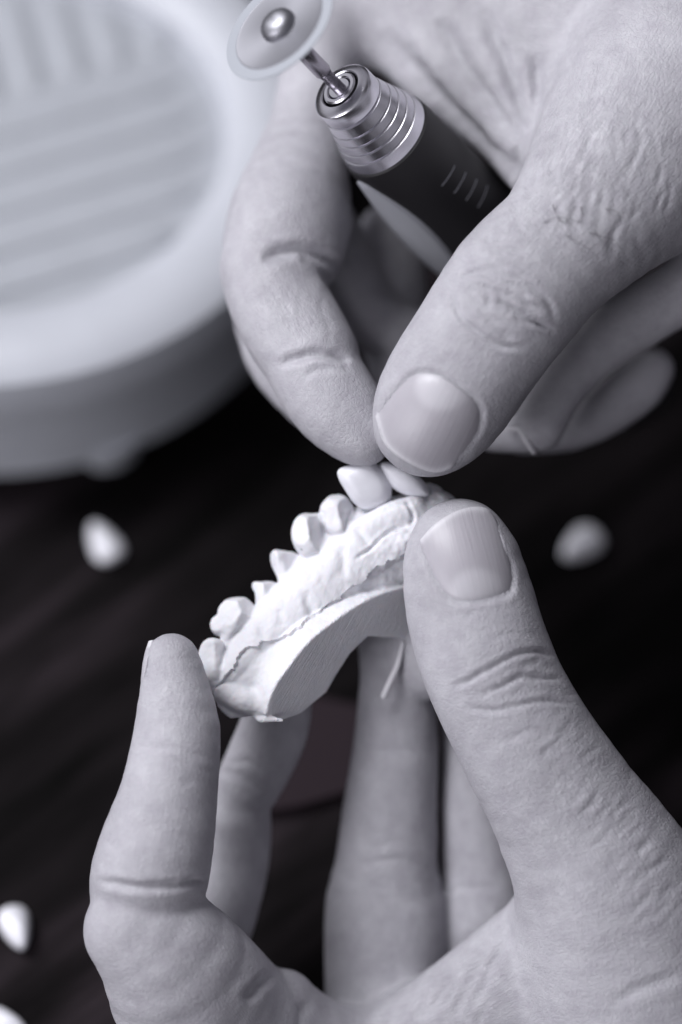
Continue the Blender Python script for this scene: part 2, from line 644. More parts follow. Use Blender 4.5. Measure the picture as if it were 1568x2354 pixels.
bm = bmesh.new()
S = 1.2
vs = [bm.verts.new(p) for p in ((-S, -S, 0), (S, -S, 0), (S, S, 0), (-S, S, 0), (-S, -S, -0.03), (S, -S, -0.03), (S, S, -0.03), (-S, S, -0.03))]
for f in ((0, 1, 2, 3), (7, 6, 5, 4), (0, 4, 5, 1), (1, 5, 6, 2), (2, 6, 7, 3), (3, 7, 4, 0)):
    bm.faces.new([vs[i] for i in f])
me = bpy.data.meshes.new('table_top'); bm.to_mesh(me); bm.free()
tb = link_mesh('table_top', me, table_material())
tag(tb, 'very dark, nearly black table top with faint diagonal grain under the hands', None, None, 'structure')

# sheet of dull pink wax lying on the table
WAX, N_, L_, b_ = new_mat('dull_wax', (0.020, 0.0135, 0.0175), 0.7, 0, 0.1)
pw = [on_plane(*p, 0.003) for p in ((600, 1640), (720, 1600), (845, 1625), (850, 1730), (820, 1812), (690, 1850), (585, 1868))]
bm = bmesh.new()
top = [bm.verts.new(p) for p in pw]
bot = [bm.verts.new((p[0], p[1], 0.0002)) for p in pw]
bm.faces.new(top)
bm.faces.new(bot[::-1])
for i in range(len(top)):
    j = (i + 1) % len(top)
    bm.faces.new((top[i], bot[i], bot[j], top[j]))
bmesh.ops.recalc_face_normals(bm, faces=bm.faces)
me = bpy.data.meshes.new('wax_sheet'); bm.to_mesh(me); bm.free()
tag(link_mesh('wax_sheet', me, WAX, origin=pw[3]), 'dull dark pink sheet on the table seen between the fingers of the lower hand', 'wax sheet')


# ------------------------------------------------------------------ lathe and bars
def lathe(profile, n=96, M=None, cap0=True, cap1=True):
    """profile of (radius, height) -> verts, polys ; M 4x4 applied"""
    bm = bmesh.new()
    rings = []
    for r, z in profile:
        rings.append([bm.verts.new((r * math.cos(2 * math.pi * i / n), r * math.sin(2 * math.pi * i / n), z)) for i in range(n)])
    for a, b in zip(rings[:-1], rings[1:]):
        for i in range(n):
            j = (i + 1) % n
            bm.faces.new((a[i], a[j], b[j], b[i]))
    if cap0: bm.faces.new(rings[0][::-1])
    if cap1: bm.faces.new(rings[-1])
    bmesh.ops.recalc_face_normals(bm, faces=bm.faces)
    if M is not None: bm.transform(M)
    return bm


def finish(bm, name, mat, parent, smooth=True, angle=35):
    me = bpy.data.meshes.new(name)
    bm.to_mesh(me); bm.free()
    if smooth:
        me.polygons.foreach_set('use_smooth', [True] * len(me.polygons))
        me.set_sharp_from_angle(angle=R(angle))
    return link_mesh(name, me, mat, parent)


# ------------------------------------------------------------------ dish
DC = on_plane(-10, 290, 0.0430)
DR = 0.0685
dish = empty('ribbed_dish', (DC[0], DC[1], 0.0))
tag(dish, 'round white ribbed dish with a thick rim standing on the table at the upper left', 'dish')
T = Matrix.Translation((DC[0], DC[1], 0))
k = DR / 0.070
prof = [(0.0, 0.006), (0.060, 0.006), (0.0645, 0.0045), (0.0665, 0.006), (0.0675, 0.018), (0.0680, 0.0205), (0.0698, 0.0215), (0.0705, 0.024), (0.0705, 0.030), (0.0695, 0.0335), (0.066, 0.0358), (0.059, 0.0365), (0.0530, 0.0358), (0.0505, 0.0340), (0.0500, 0.0295), (0.0, 0.0290)]
prof = [(max(r * k, 1e-5), z + (0.0070 if z > 0.015 else 0)) for r, z in prof]
finish(lathe(prof, 128, T, False, False), 'dish_body', CERAMIC, dish)


def bar(a, b, w, h, n=7, ns=12):
    """half-round rib between two points lying on a floor"""
    bm = bmesh.new()
    a, b = Vector(a), Vector(b)
    d = (b - a); L = d.length; d.normalize()
    s = d.cross(Vector((0, 0, 1))).normalized()
    rings = []
    for i in range(ns + 1):
        t = i / ns
        e = min(1, math.sqrt(max(0.0, 1 - (max(0, abs(t - .5) * L - (L / 2 - w / 2)) / (w / 2)) ** 2)) + 0.05)
        rings.append([bm.verts.new(a + d * L * t + s * (w / 2 * e * math.cos(math.pi * q / (n - 1))) + Vector((0, 0, h * e * math.sin(math.pi * q / (n - 1)) ** 0.7 - 0.0002))) for q in range(n)])
    for p, q in zip(rings[:-1], rings[1:]):
        for i in range(n - 1):
            bm.faces.new((p[i], p[i + 1], q[i + 1], q[i]))
        bm.faces.new((p[-1], p[0], q[0], q[-1]))
    bm.faces.new(rings[0]); bm.faces.new(rings[-1])
    bmesh.ops.recalc_face_normals(bm, faces=bm.faces)
    return bm


FZ = 0.0366
rin = 0.0495 * k
bm = lathe([(1e-5, 0.0356), (rin * 0.995, 0.0356), (rin * 0.995, FZ), (1e-5, FZ)], 96, T, False, False)
finish(bm, 'insert_floor', FROST, dish)


def clip_line(p0, d, lo_side=None):
    """clip to the circle of the insert, then to one side of the dividing line"""
    c = np.array([DC[0], DC[1]])
    d = d / np.linalg.norm(d)
    m = p0 - c
    bq = m @ d; cq = m @ m - (rin - 0.0015) ** 2
    disc = bq * bq - cq
    if disc <= 0: return None
    t0, t1 = -bq - math.sqrt(disc), -bq + math.sqrt(disc)
    if lo_side is not None:
        q0, nrm = lo_side
        s0 = (p0 + d * t0 - q0) @ nrm; s1 = (p0 + d * t1 - q0) @ nrm
        if s0 < 0 and s1 < 0: return None
        if s0 * s1 < 0:
            tc = t0 + (t1 - t0) * s0 / (s0 - s1)
            if s0 < 0: t0 = tc
            else: t1 = tc
    if t1 - t0 < 0.006: return None
    return p0 + d * t0, p0 + d * t1


A = on_plane(0, 268, FZ)[:2]; B = on_plane(470, 132, FZ)[:2]
dv = (B - A) / np.linalg.norm(B - A)
nd = np.array([dv[1], -dv[0]])
if nd[1] > 0: nd = -nd                       # towards the viewer
for i in range(9):
    q = clip_line(A + nd * (0.0035 + i * 0.0104), dv)
    if q:
        finish(bar((*q[0], FZ), (*q[1], FZ), 0.0064, 0.0015), 'rib', FROST, dish)
u0 = on_plane(60, 10, FZ)[:2]; u1 = on_plane(112, 190, FZ)[:2]
du = (u1 - u0) / np.linalg.norm(u1 - u0)
for i in range(-5, 6):
    q = clip_line(u0 + dv * (i * 0.0098 - 0.004), du, (A - nd * 0.004, -nd))
    if q:
        finish(bar((*q[0], FZ), (*q[1], FZ), 0.0064, 0.0015), 'rib', FROST, dish)
fp = on_plane(262, 1050, 0.002)[:2]
a0 = math.atan2(fp[1] - DC[1], fp[0] - DC[0])
for i in range(4):
    a = a0 + i * math.pi / 2
    r = 0.0625 * k
    M = Matrix.Translation((DC[0] + r * math.cos(a), DC[1] + r * math.sin(a), 0)) @ Matrix.Rotation(a, 4, 'Z')
    bm = lathe([(0.0035, 0.0), (0.0048, 0.0008), (0.0062, 0.005), (0.0072, 0.009)], 24, M @ Matrix.Diagonal((0.8, 1.15, 1, 1)))
    finish(bm, 'foot', CERAMIC, dish)


# ------------------------------------------------------------------ hands
def build_hand(name, body, label, lines, h=0.5, knuckles=(), along=(), amp=0.10):
    V, F = polygonise(lambda P, c=None, r=None: body.dist(P, c, r), body.lo, body.hi, h)
    V = relax(V, F, 6, 0.6)
    N = normals(V, F)
    V = V + N * 0.06
    # position along / around the nearest limb, for the lines of the skin
    best = np.full(len(V), 1e9); second = best.copy(); st = np.zeros((len(V), 3))
    for ci, c in enumerate(body.chains):
        W = np.nonzero(((V > c.lo - 6) & (V < c.hi + 6)).all(1))[0]
        if not len(W): continue
        d = c.dist(V[W])
        m = d < best[W]
        second[W[~m]] = np.minimum(second[W[~m]], d[~m])
        W = W[m]
        if not len(W): continue
        second[W] = best[W]
        best[W] = d[m]
        s, cen, ax, rr = c.param(V[W])
        v = V[W] - cen
        lat = np.cross(ax, np.array([0, 0, 1.0])); lat /= np.linalg.norm(lat, axis=1)[:, None] + 1e-9
        ang = np.arctan2((v * lat).sum(1), v[:, 2])
        st[W] = np.stack([s, ang * np.minimum(rr, 14), np.full(len(W), ci * 7.3)], 1)
    V = V + N * (amp * vnoise(V / 6.0, 1) + amp * 0.45 * vnoise(V / 2.6, 2))[:, None]
    V = carve(V, N, lines)
    S = screen(V)
    wr = np.full(len(V), 0.12)
    ln = np.zeros(len(V))
    for (x, y, rad, amt) in along:
        ln = np.maximum(ln, amt * np.exp(-((S[:, 0] - x) ** 2 + (S[:, 1] - y) ** 2) / rad ** 2))
    for (x, y, rad, amt) in knuckles:
        d2 = ((S[:, 0] - x) ** 2 + (S[:, 1] - y) ** 2) / rad ** 2
        wr = np.maximum(wr, amt * np.exp(-d2))
    me = mesh_np(name, to_world(V), F)
    at1 = me.attributes.new('st', 'FLOAT_VECTOR', 'POINT'); at1.data.foreach_set('vector', st.astype(np.float32).ravel())
    fade = np.clip((second - best) / 2.0, 0, 1)
    at2 = me.attributes.new('wrinkle', 'FLOAT', 'POINT'); at2.data.foreach_set('value', (wr * fade).astype(np.float32))
    at3 = me.attributes.new('lined', 'FLOAT', 'POINT'); at3.data.foreach_set('value', ((0.35 + ln) * fade).astype(np.float32))
    o = link_mesh(name, me, SKIN, origin=to_world(V.mean(0)))
    tag(o, label, 'hand')
    return o, V, F


def fit_surface(V, F, outline, zlo):
    """quadratic fit of the skin under a nail, in the lens frame"""
    S = screen(V); N = normals(V, F)
    c = np.mean(outline, 0); ext = np.ptp(np.array(outline), axis=0) * 0.5
    m = (((S - c) / ext) ** 2).sum(1) < 1.0
    m &= (N[:, 2] > 0.2) & (V[:, 2] > zlo)
    x, y, z = V[m].T
    x0, y0 = x.mean(), y.mean()
    Am = np.stack([np.ones_like(x), x - x0, y - y0, (x - x0) ** 2, (x - x0) * (y - y0), (y - y0) ** 2], 1)
    k, *_ = np.linalg.lstsq(Am, z, rcond=None)
    def f(x, y):
        return k[0] + k[1] * (x - x0) + k[2] * (y - y0) + k[3] * (x - x0) ** 2 + k[4] * (x - x0) * (y - y0) + k[5] * (y - y0) ** 2
    return f


def nail(parent, V, F, outline, free, lunula, zlo=-5, lift=0.35, name='fingernail', base_dir=(0, 1)):
    """free: two outline indices bounding the free edge; lunula: centre & radii"""
    out = smooth_line(list(outline) + [outline[0]], 6)[:-1]
    c = out.mean(0)
    f = fit_surface(V, F, outline, zlo)
    # bed the nail: the skin under it lies just below the plate
    Sv = screen(V); near = np.nonzero((np.abs(Sv - c) < np.ptp(out, axis=0) * 0.6).all(1) & (V[:, 2] > zlo) & (normals(V, F)[:, 2] > 0.0))[0]
    din = sd_poly(Sv[near], out)
    k = near[din < -3]
    zt = f(V[k, 0], V[k, 1])
    V[k, 2] = np.minimum(V[k, 2], zt - 0.12 + 0.0 * din[din < -3])
    org = np.array(parent.location)
    parent.data.vertices.foreach_set('co', (to_world(V) - org).astype(np.float32).ravel())
    parent.data.update()
    nr, na = 22, len(out)
    verts, pale, st = [], [], []
    fl = smooth_line([outline[i % len(outline)] for i in free], 6)
    for k in range(nr + 1):
        q = k / nr
        for p in out:
            s = c + (p - c) * q
            d, t, sd = polyline_dist(s[None], fl)
            nearfree = float(np.exp(-(d[0] / 11.0) ** 2)) if True else 0
            edge = 1 - q
            prof = lift * (1 - q ** 8) + (-0.25) * q ** 14 * (1 - nearfree) + 0.10 * nearfree
            z0 = 0.0
            X = at(s[0], s[1], 5.0)
            for _ in range(2):
                z0 = f(X[0], X[1]); X = at(s[0], s[1], z0)
            verts.append([X[0], X[1], z0 + prof])
            l = math.exp(-(((s[0] - lunula[0]) / lunula[2]) ** 2 + ((s[1] - lunula[1]) / lunula[3]) ** 2) ** 4)
            pale.append(max(0.42 * l, nearfree ** 1.5 * 0.8))
            a = np.array(base_dir, float); a /= np.linalg.norm(a)
            r = s - c
            st.append([(r[0] * a[1] - r[1] * a[0]) / 13, (r @ a) / 13, 0])
    Fs = []
    for k in range(nr):
        for i in range(na):
            j = (i + 1) % na
            Fs.append((k * na + i, (k + 1) * na + i, (k + 1) * na + j, k * na + j))
    nv = len(verts)
    base = [[v[0], v[1], v[2] - 0.55] for v in verts]
    top_n = len(Fs)
    Fs += [(a + nv, d + nv, c_ + nv, b + nv) for a, b, c_, d in Fs[:top_n]]
    for i in range(na):
        j = (i + 1) % na
        o = nr * na
        Fs.append((o + i, o + i + nv, o + j + nv, o + j))
    me = mesh_np(name, to_world(np.array(verts + base)), Fs)
    bm = bmesh.new(); bm.from_mesh(me)
    bmesh.ops.remove_doubles(bm, verts=[v for v in bm.verts if v.index % nv < na], dist=1e-7)
    bmesh.ops.recalc_face_normals(bm, faces=bm.faces)
    bm.to_mesh(me); bm.free()
    pa = np.array(pale + pale, np.float32)
    # attributes are rebuilt by nearest position because the centre verts were merged
    co = np.zeros(len(me.vertices) * 3, np.float32); me.vertices.foreach_get('co', co); co = co.reshape(-1, 3)
    W = to_world(np.array(verts + base))
    from mathutils.kdtree import KDTree
    kd = KDTree(len(W))
    for i, w in enumerate(W): kd.insert(w, i)
    kd.balance()
    idx = [kd.find(v)[1] for v in co]
    st2 = np.array(st + st, np.float32)[idx]
    a1 = me.attributes.new('pale', 'FLOAT', 'POINT'); a1.data.foreach_set('value', pa[idx])
    a2 = me.attributes.new('st', 'FLOAT_VECTOR', 'POINT'); a2.data.foreach_set('vector', st2.ravel())
    me.set_sharp_from_angle(angle=R(60))
    return link_mesh(name, me, NAIL, parent)


def side_nail(parent, nodes, facing, spread=55, name='fingernail', lift=0.35):
    """a nail on the side of a fingertip; nodes (px,py,z,halfwidth px) from tip to root; facing = lens-frame direction of its centre"""
    verts, Fs, pale = [], [], []
    fa = np.array(facing, float); fa /= np.linalg.norm(fa)
    n, mn = len(nodes) * 3, 13
    P = np.array([list(at(*q[:3])) + [mm(q[3], q[2])] for q in nodes])
    P = np.array([[np.interp(t, np.arange(len(P)), P[:, c]) for c in range(4)] for t in np.linspace(0, len(P) - 1, n)])
    axd = P[-1, :3] - P[0, :3]; axd /= np.linalg.norm(axd)
    f = fa - axd * (fa @ axd); f /= np.linalg.norm(f)
    g = np.cross(axd, f)
    for lay in (1, 0):
        for i in range(n):
            for j in range(mn):
                u = -1 + 2 * j / (mn - 1)
                rnd = 1 - 0.35 * (i / (n - 1)) ** 6
                a = R(spread) * u * rnd
                rr = P[i, 3] + lift * (1 - abs(u) ** 6) * 1.0 - (0.35 if lay == 0 else 0)
                verts.append(P[i, :3] + rr * (math.cos(a) * f + math.sin(a) * g))
                pale.append(1.0 if i < 3 else 0.25)
    nv = n * mn
    for i in range(n - 1):
        for j in range(mn - 1):
            a = i * mn + j
            Fs.append((a, a + 1, a + mn + 1, a + mn)); Fs.append((a + nv, a + mn + nv, a + mn + 1 + nv, a + 1 + nv))
    for i in range(n - 1):
        for j in (0, mn - 1):
            a = i * mn + j
            Fs.append((a, a + mn, a + mn + nv, a + nv))
    for j in range(mn - 1):
        for i in (0, n - 1):
            a = i * mn + j
            Fs.append((a, a + nv, a + 1 + nv, a + 1))
    me = mesh_np(name, to_world(np.array(verts)), Fs)
    a1 = me.attributes.new('pale', 'FLOAT', 'POINT'); a1.data.foreach_set('value', np.array(pale, np.float32))
    a2 = me.attributes.new('st', 'FLOAT_VECTOR', 'POINT'); a2.data.foreach_set('vector', (np.array(verts, np.float32)).ravel())
    bm = bmesh.new(); bm.from_mesh(me); bmesh.ops.recalc_face_normals(bm, faces=bm.faces); bm.to_mesh(me); bm.free()
    me.set_sharp_from_angle(angle=R(60))
    return link_mesh(name, me, NAIL, parent)


# ---- lower hand
L_thumb = Chain([(1057, 1262, 4, 116), (1064, 1310, 4, 138), (1083, 1400, 4, 150), (1112, 1500, 5, 153), (1153, 1600, 5, 153),
                 (1207, 1700, 5, 158), (1267, 1800, 4, 166), (1325, 1900, 3, 182), (1385, 2010, 2, 208), (1440, 2150, -1, 250), (1500, 2350, -6, 300), (1560, 2560, -12, 340)], 0.82)
L_index1 = Chain([(395, 1519, 7, 63), (403, 1590, 7, 82), (408, 1680, 8, 99), (399, 1760, 9, 106), (383, 1850, 9, 116), (362, 1940, 9, 130), (345, 2005, 8, 136), (335, 2045, 6, 128)], 0.9)
L_index2 = Chain([(316, 2140, 9, 124), (380, 2192, 7, 156), (430, 2270, 3, 181), (500, 2370, -5, 200), (620, 2520, -12, 230)], 0.8)
L_mid1 = Chain([(655, 1560, -14, 66), (628, 1680, -15, 80), (572, 1800, -17, 76), (540, 1850, -18, 60)], 0.9)
L_mid2 = Chain([(548, 1890, -18, 76), (540, 1980, -19, 80), (510, 2090, -18, 84), (470, 2250, -16, 90), (600, 2460, -16, 130)], 0.9)
L_ring = Chain([(885, 1480, -17, 62), (905, 1560, -17, 78), (911, 1640, -18, 90), (910, 1720, -19, 97), (900, 1820, -20, 105), (893, 1920, -21, 113), (888, 2000, -21, 119),
                (885, 2080, -22, 136), (886, 2180, -22, 140), (886, 2300, -22, 138), (900, 2450, -22, 150)], 0.8)
L_small = Chain([(1062, 1560, -22, 58), (1085, 1700, -23, 72), (1098, 1850, -23, 84), (1108, 2000, -24, 94), (1118, 2120, -24, 102), (1120, 2260, -24, 104), (1100, 2450, -24, 140)], 0.8)
L_tip = Chain([(984, 1506, -14, 100), (1020, 1450, -15, 95), (1085, 1480, -20, 72), (1100, 1600, -24, 70)], 0.65)
L_palm = [Chain([(640, 2400, -10, 100), (760, 2450, -12, 110), (880, 2450, -12, 130), (1010, 2400, -10, 152), (1130, 2330, -8, 168), (1290, 2230, -6, 190)], 0.6),
          Chain([(600, 2600, -16, 230), (900, 2640, -18, 280), (1300, 2620, -18, 330), (1500, 2700, -16, 380)], 0.55)]
L_knob = Chain([(650, 2305, -7, 78), (700, 2370, -9, 92), (800, 2440, -12, 110)], 0.9)
lower = Body(L_palm, [([L_thumb], 3), ([L_index1, L_index2], 0.8), ([L_knob], 2), ([L_mid1, L_mid2], 1.5), ([L_ring], 2), ([L_small], 2), ([L_tip], 2)], 8, 6)

nail_lo = [(966, 1241), (996, 1208), (1038, 1180), (1080, 1166), (1117, 1168), (1141, 1194), (1159, 1248), (1173, 1294), (1180, 1336), (1169, 1364), (1117, 1380), (1071, 1384), (1036, 1376), (1010, 1350), (987, 1304), (972, 1270)]
nl = nail_lo[6:] + nail_lo[:1]
lines = [
    (nl, 6.5, 0.42, (-2, 60)),
    ([(1040, 1580), (1085, 1560), (1130, 1535), (1180, 1508), (1230, 1497), (1275, 1510)], 6, 0.62, (-2, 60)),
    ([(1105, 1595), (1160, 1575), (1200, 1553), (1245, 1558), (1290, 1562)], 6, 0.5, (-2, 60)),
    ([(1065, 1628), (1130, 1632), (1190, 1622), (1240, 1610), (1320, 1618)], 6, 0.5, (-2, 60)),
    ([(1070, 1560), (1100, 1590), (1130, 1600)], 5, 0.2, (-2, 60)),
    ([(1120, 1470), (1180, 1455), (1240, 1460)], 6, 0.12, (-2, 60)),
    ([(1150, 1700), (1230, 1680), (1330, 1690)], 8, 0.10, (-2, 60)),
    ([(1060, 1425), (1090, 1405), (1130, 1400)], 8, 0.10, (-2, 60)),
    # index
    ([(300, 1715), (370, 1718), (430, 1728), (495, 1745)], 7, 0.22, (-5, 60)),
    ([(400, 1745), (450, 1765), (500, 1780)], 6, 0.14, (-5, 60)),
    ([(215, 2022), (280, 2034), (345, 2040), (410, 2036), (455, 2030), (482, 2046)], 9, 0.8, (-5, 60)),
    ([(340, 1890), (400, 1893), (470, 1905)], 6, 0.10, (-5, 60)),
    ([(560, 2300), (600, 2262), (625, 2235)], 12, 0.9, (-30, 60)),
    ([(700, 2300), (690, 2360), (660, 2420)], 14, 0.5, (-30, 60)),
    # second and third finger creases
    ([(840, 1985), (900, 1975), (960, 1985), (1005, 2010)], 8, 0.25, (-40, -5)),
    ([(860, 1945), (920, 1935), (990, 1960)], 8, 0.22, (-40, -5)),
    ([(830, 1730), (900, 1722), (980, 1735)], 9, 0.18, (-40, -5)),
    ([(1020, 2050), (1080, 2040), (1150, 2040)], 8, 0.22, (-40, -5)),
    ([(500, 1770), (560, 1790), (610, 1830)], 9, 0.35, (-40, -2)),
    ([(520, 1760), (570, 1750), (600, 1775)], 7, 0.25, (-40, -2)),
    # folds of the web
    ([(1110, 2200), (1080, 2260), (1040, 2340)], 13, 0.40, (-30, 20)),
    ([(1165, 2080), (1155, 2160), (1120, 2240), (1090, 2320)], 12, 0.45, (-30, 20)),
    ([(1050, 2230), (1010, 2290), (950, 2350)], 11, 0.30, (-30, 20)),
    ([(980, 2270), (930, 2320), (880, 2360)], 10, 0.22, (-30, 20)),
    ([(1568, 2240), (1480, 2270), (1400, 2310)], 14, 0.3, (-30, 20)),
]
for i in range(26):                     # short oblique folds on the outer side of the thumb base
    x = 1290 + i * 11 + random.uniform(-14, 14); y = 1655 + i * 17 + random.uniform(-26, 26)
    for q in range(2):
        xx = x - q * random.uniform(25, 75); yy = y + q * random.uniform(5, 40)
        l = random.uniform(18, 42)
        lines.append(([(xx - l * 0.75, yy + l * 0.75), (xx, yy), (xx + l * 0.7, yy - l * 0.55)], random.uniform(5, 8), random.uniform(0.05, 0.15), (-20, 60)))
def cluster(cx, cy, ang, ln, count, sx, sy, depth, zr, bend=0.12):
    out = []
    a = R(ang)
    for _ in range(count):
        x = cx + random.gauss(0, sx); y = cy + random.gauss(0, sy)
        l = ln * random.uniform(0.5, 1.3); b = a + random.gauss(0, 0.13)
        dx, dy = math.cos(b) * l / 2, math.sin(b) * l / 2
        k = random.uniform(-bend, bend) * l
        out.append(([(x - dx, y - dy), (x - dy / l * k * 2, y + dx / l * k * 2), (x + dx, y + dy)], random.uniform(5.5, 8), depth * random.uniform(0.4, 1.2), zr))
    return out


lines += cluster(1190, 1560, -8, 80, 16, 55, 34, 0.13, (-2, 60)) + cluster(1230, 1700, -12, 60, 12, 60, 40, 0.07, (-2, 60))
lines += cluster(420, 1730, 4, 60, 8, 40, 30, 0.08, (-2, 60)) + cluster(900, 1985, 0, 70, 8, 50, 40, 0.10, (-40, -5))
lines += cluster(1080, 2260, 118, 90, 10, 70, 45, 0.16, (-30, 20))
lines += cluster(1120, 1450, 10, 50, 8, 45, 20, 0.05, (-2, 60))
handL, VL, FL = build_hand('hand', lower, 'lower bare hand pinching the white plaster jaw model between its fingertips, thumb on the right', lines, 0.5,
                           [(1180, 1570, 130, 0.9), (1380, 1800, 190, 1.0), (400, 1620, 90, 0.5), (380, 2030, 90, 0.5), (1480, 2100, 200, 0.6), (900, 1990, 90, 0.5)], [(1400, 1850, 200, 1.0), (1080, 2250, 150, 0.8)])
nail(handL, VL, FL, nail_lo, list(range(0, 5)), (1098, 1356, 64, 50), 0, 0.18, base_dir=(0.25, 1))
side_nail(handL, [(388, 1470, 6, 44), (390, 1492, 6.5, 54), (393, 1520, 7, 63), (397, 1560, 7, 71)], (-1, 0.05, -0.25), 48, lift=0.22)
ne = Chain([(927, 1478, -9.8, 5), (915, 1528, -9.2, 7), (897, 1568, -9.0, 8), (883, 1600, -9.2, 8)], 0.9, 1.0)
Vn, Fn = polygonise(lambda P, c=None, r=None: ne.dist(P), ne.lo - 1, ne.hi + 1, 0.18, 8)
Vn = relax(Vn, Fn, 2, 0.5)
mn_ = mesh_np('fingernail', to_world(Vn), Fn)
mn_.attributes.new('pale', 'FLOAT', 'POINT').data.foreach_set('value', np.full(len(Vn), 1.0, np.float32))
link_mesh('fingernail', mn_, NAIL, handL)

# ---- upper hand
U_thumb = Chain([(986, 968, 6, 129), (1002, 943, 6, 144), (1037, 888, 6, 157), (1108, 780, 7, 161), (1188, 668, 8, 168), (1250, 600, 7, 165), (1310, 545, 6, 170), (1400, 440, 2, 205), (1500, 320, -4, 260), (1600, 190, -10, 310)], 0.80)
U_idx1 = Chain([(745, 60, -30, 92), (728, 180, -28, 86), (708, 290, -25, 90), (686, 400, -21, 116), (668, 500, -17, 143), (655, 560, -14, 142)], 0.85)
U_idx2 = Chain([(612, 620, -12, 108), (640, 690, -10, 114), (678, 760, -8, 116), (715, 820, -6, 112)], 0.88)
U_idx3 = Chain([(722, 850, -5, 104), (755, 905, -4, 106), (790, 950, -3, 98), (822, 990, -2, 80), (838, 1010, -1, 62)], 0.86)
U_mid = Chain([(600, 560, -28, 80), (612, 690, -27, 80), (640, 800, -25, 84), (690, 880, -22, 78), (740, 950, -18, 60)], 0.9)
U_in1 = Chain([(740, 520, -34, 80), (800, 620, -34, 74), (850, 720, -33, 70), (930, 780, -32, 80)], 0.9)
U_in2 = Chain([(900, 540, -42, 76), (905, 680, -40, 80), (915, 790, -36, 82), (960, 900, -30, 80)], 0.9)
U_f1 = Chain([(1720, 600, -14, 90), (1568, 672, -15, 74), (1450, 738, -16, 76), (1345, 812, -16, 72), (1280, 895, -15, 64), (1242, 975, -13, 58)], 0.85)
U_f1b = Chain([(1235, 985, -14, 54), (1180, 1000, -17, 42), (1130, 1000, -18, 40)], 0.8)
U_f2 = Chain([(1500, 850, -27, 52), (1470, 885, -27, 60), (1400, 938, -27, 60), (1310, 983, -27, 54), (1200, 1000, -26, 46)], 0.85)
U_palm = [Chain([(770, -90, -34, 110), (870, -40, -32, 175), (1050, -10, -30, 230), (1250, 40, -26, 300), (1480, 120, -20, 360), (1640, 200, -18, 380)], 0.50),
          Chain([(1080, 120, -26, 150), (1200, 210, -20, 155), (1290, 330, -14, 150), (1380, 420, -8, 150)], 0.62),
          Chain([(1000, -260, -36, 330), (1400, -250, -34, 450), (1700, -200, -32, 500)], 0.45)]
upper = Body(U_palm, [([U_thumb], 3), ([U_idx1, U_idx2, U_idx3], 1.0), ([U_mid], 2), ([U_in1], 2), ([U_in2], 2), ([U_f1, U_f1b], 1.5), ([U_f2], 2)], 10, 7)

nail_up = [(863, 956), (890, 916), (925, 877), (955, 856), (999, 857), (1029, 872), (1069, 901), (1094, 921), (1106, 945), (1103, 981), (1084, 1017), (1061, 1050), (1037, 1076), (1004, 1086), (965, 1077), (915, 1050), (881, 1015)]
lines = [
    (nail_up[:12], 6.5, 0.42, (-2, 60)),
    ([(1055, 635), (1090, 628), (1135, 640), (1185, 655), (1230, 680)], 6, 0.55, (-2, 60)),
    ([(1090, 640), (1140, 632), (1200, 645), (1250, 690)], 5, 0.16, (-2, 60)),
    ([(1112, 655), (1126, 690), (1120, 715)], 6, 0.22, (-2, 60)),
    ([(1075, 660), (1092, 690)], 5, 0.16, (-2, 60)),
    ([(1140, 685), (1180, 712), (1220, 735), (1262, 760)], 6.5, 0.75, (-2, 60)),
    ([(1180, 730), (1225, 745), (1255, 752), (1275, 770)], 6, 0.4, (-2, 60)),
    ([(1035, 690), (1055, 728), (1100, 765), (1150, 795), (1180, 800)], 6, 0.28, (-2, 60)),
    ([(1100, 700), (1125, 735), (1150, 760), (1190, 780)], 6, 0.3, (-2, 60)),
    ([(1160, 650), (1200, 690), (1262, 715)], 6, 0.2, (-2, 60)),
    ([(1040, 668), (1046, 700), (1066, 738), (1110, 772), (1160, 796), (1215, 800)], 6.5, 0.38, (-2, 60)),
    ([(1050, 640), (1090, 622), (1150, 626), (1210, 652), (1258, 694), (1278, 740)], 7, 0.50, (-2, 60)),
    ([(1095, 655), (1140, 668), (1190, 690), (1240, 722)], 6, 0.40, (-2, 60)),
    ([(1060, 595), (1110, 575), (1170, 570), (1230, 590)], 6, 0.16, (-2, 60)),
    ([(1080, 570), (1130, 555), (1190, 553), (1250, 570)], 6, 0.13, (-2, 60)),
    ([(1050, 618), (1100, 600), (1160, 602), (1215, 620)], 6, 0.14, (-2, 60)),
    ([(1120, 545), (1170, 530), (1220, 532)], 5, 0.12, (-2, 60)),
    # index
    ([(600, 592), (650, 580), (700, 578), (745, 592), (790, 615)], 14, 1.3, (-40, 2)),
    ([(690, 590), (730, 615), (765, 650)], 10, 0.6, (-40, 2)),
    ([(640, 840), (680, 822), (730, 812), (780, 822), (805, 835)], 10, 0.95, (-40, 6)),
    ([(690, 870), (730, 850), (780, 848), (815, 858)], 7, 0.32, (-40, 6)),
    # hollows and folds on the back of the hand and the web
    ([(880, 70), (960, 170), (1060, 270), (1150, 360), (1185, 410)], 22, 1.3, (-60, 60)),
    ([(1010, 40), (1060, 140), (1130, 240), (1190, 330)], 19, 1.15, (-60, 60)),
    ([(1110, 20), (1150, 120), (1190, 220), (1205, 320)], 16, 1.0, (-60, 60)),
    ([(1230, 120), (1235, 220), (1215, 310)], 14, 0.8, (-60, 60)),
    ([(940, 60), (1010, 180), (1100, 290), (1170, 370)], 14, -0.5, (-60, 60)),
    ([(1190, 330), (1175, 390), (1160, 440)], 13, 0.5, (-60, 60)),
    ([(1330, 60), (1300, 180), (1250, 300)], 20, 0.5, (-60, 60)),
]
